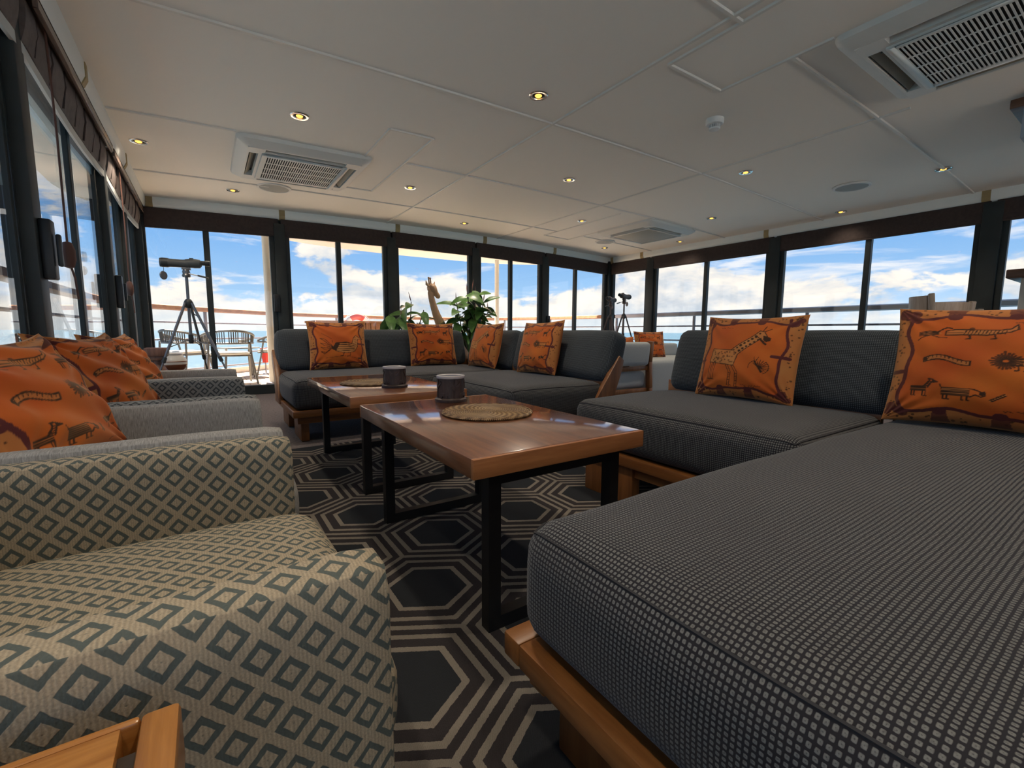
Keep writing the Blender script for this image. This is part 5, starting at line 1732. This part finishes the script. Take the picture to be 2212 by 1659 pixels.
# canopy roof over saloon and foredeck
cpoly = [(-1.22, -4.6)]+[(p.x, p.y) for p in smooth_path([(-1.22, 6.6, 0), (-1.05, 7.2, 0), (-.3, 7.7, 0), (.6, 8.1, 0), (1.6, 8.55, 0), (2.9, 8.72, 0), (4.2, 8.68, 0), (5.2, 8.58, 0), (6.2, 8.15, 0), (6.85, 7.4, 0), (7.02, 6.6, 0)], 4)]+[(7.02, -4.6)]
cano = MB().prism(cpoly, 2.21, 2.30).build('ceiling_canopy', MT['canopy'])
tag(cano, 'cream canopy overhanging the deck', kind='structure')
for px, py, r_, l in ((.745, 7.12, .05, 'cream canopy post beside the red bin'), (5.10, 8.15, .045, 'slender white canopy post seen right of the bushy plant')):
    root = thing('canopy_post', l, 'post', (px, py, 0), group='canopy posts')
    MB().tube([(0, 0, 0), (0, 0, 2.212)], r_, 20).build('shaft', MT['post'], root, smooth=True)
    MB().lathe([(r_*1.8, 0), (r_*1.8, .012), (r_*1.05, .02)], 20).build('base_flange', MT['steel'], root)

# rope-back deck chairs and table
def deck_chair(x, y, rz, label, pale=False):
    root = thing('deck_chair', label, 'chair', (x, y, 0), rz, 'rope-back chairs on the foredeck')
    # back at -y, open to +y
    def hoop(a): return (.30*math.sin(a), -.27*math.cos(a)+.0, 0)
    arc = [R(t) for t in range(-150, 151, 10)]
    top, low = [], []
    for a in arc:
        h = hoop(a); c_ = max(0, math.cos(a*.62))
        top.append((h[0]*1.03, h[1], .585+.145*c_**1.5)); low.append((h[0], h[1]+.01, .56))
    MB().tube(top, .017, 8).build('top_rail', MT['chairgrey'], root, smooth=True)
    MB().tube(low, .014, 8).build('arm_rail', MT['chairgrey'], root, smooth=True)
    for i in range(4, len(arc)-4):
        for s in (-.25, .25):
            a = arc[i]+s*R(10); h = hoop(a); c_ = max(0, math.cos(a*.62))
            if i % 3 == 2 and s > 0: continue
            MB().tube([(h[0]*1.03, h[1], .58+.145*c_**1.5), (h[0], h[1]+.01, .56)], .0065, 5).build('rope', MT['rope'], root)
    link('seat', cushion_mesh('seat', .46, .44, .045, .02, seg=10), MT['seatpale'], root, (0, .0, .40))
    MB().tube([(.235, .2, .395), (.235, -.2, .395), (-.235, -.2, .395), (-.235, .2, .395)], .013, 7, closed=True).build('seat_frame', MT['chairgrey'], root, smooth=True)
    for sx in (-1, 1):
        MB().tube([(sx*.27, .10, .56), (sx*.26, .14, .38), (sx*.28, .22, 0.002)], .013, 8).build('leg', MT['chairgrey'], root, smooth=True)
        MB().tube([(sx*.24, -.18, .58), (sx*.25, -.19, .38), (sx*.30, -.27, 0.002)], .013, 8).build('leg', MT['chairgrey'], root, smooth=True)
    return root
deck_chair(.24, 7.36, R(4), 'rope-back deck chair with dark ropes facing away, beside the canopy post')
deck_chair(-.26, 8.0, R(-50), 'rope-back deck chair partly behind the tripod')
deck_chair(.95, 8.2, R(60), 'rope-back deck chair half hidden by the cream canopy post')
root = thing('deck_table', 'low round grey table among the rope-back deck chairs', 'table', (.40, 8.35, 0))
MB().lathe([(.30, .455), (.305, .462), (.30, .47)], 32).build('table_top', MT['chairgrey'], root, smooth=True)
for i in range(4):
    a = R(45+90*i); MB().tube([(.22*math.cos(a), .22*math.sin(a), .455), (.27*math.cos(a), .27*math.sin(a), .002)], .012, 8).build('leg', MT['chairgrey'], root, smooth=True)

root = thing('red_bin', 'red tapered bin on a short stand by the railing', 'bin', (.80, 8.62, 0))
MB().lathe([(.042, .20), (.07, .445), (.066, .447), (.040, .21)], 4, caps=True).build('bucket', MT['red'], root)
MB().tube([(0, 0, 0), (0, 0, .21)], .012, 8).lathe([(.05, 0), (.045, .02), (.012, .03)], 12).build('stand', MT['steel'], root, smooth=True)

root = thing('slatted_box', 'brown box of upright wooden planks on the foredeck', 'box', (2.22, 8.86, 0))
MB().box(-.60, .64, -.50, .50, 0, .875).build('box_core', MT['darkwood'], root)
for i in range(14):
    xx = -.62+.09*i
    MB().box(xx+.003, xx+.087, -.522, -.50, .01, .88).build('plank', MT['planks'], root, bevel=.004, seg=1)
for i in range(11):
    yy = -.50+.09*i
    MB().box(-.622, -.60, yy+.003, yy+.087, .01, .88).build('plank', MT['planks'], root, bevel=.004, seg=1)
mm = MB(); mm.box(-.66, .68, -.56, -.44, .88, .915); mm.box(-.66, .68, .44, .56, .88, .915); mm.box(-.66, -.54, -.44, .44, .88, .915); mm.box(.56, .68, -.44, .44, .88, .915)
mm.build('rim_boards', MT['planks'], root, bevel=.004, seg=1)

root = thing('lifebuoy', 'red lifebuoy with pale bands hanging on the bow railing', 'lifebuoy', (2.82, 10.42, .80))
mm = MB(); mm.tube([(.25*math.cos(2*math.pi*i/40), 0, .25*math.sin(2*math.pi*i/40)) for i in range(40)], .065, 14, closed=True)
mm.build('ring', MT['ringred'], root, smooth=True)
for k in range(4):
    a0 = R(45+90*k)
    MB().tube([(.25*math.cos(a0+t*.06), 0, .25*math.sin(a0+t*.06)) for t in range(-3, 4)], .068, 14).build('band', MT['white'], root, smooth=True)
MB().tube([(.335*math.cos(2*math.pi*i/40), -.02, .335*math.sin(2*math.pi*i/40)) for i in range(40)], .006, 6, closed=True).build('grab_line', MT['seatpale'], root, smooth=True)
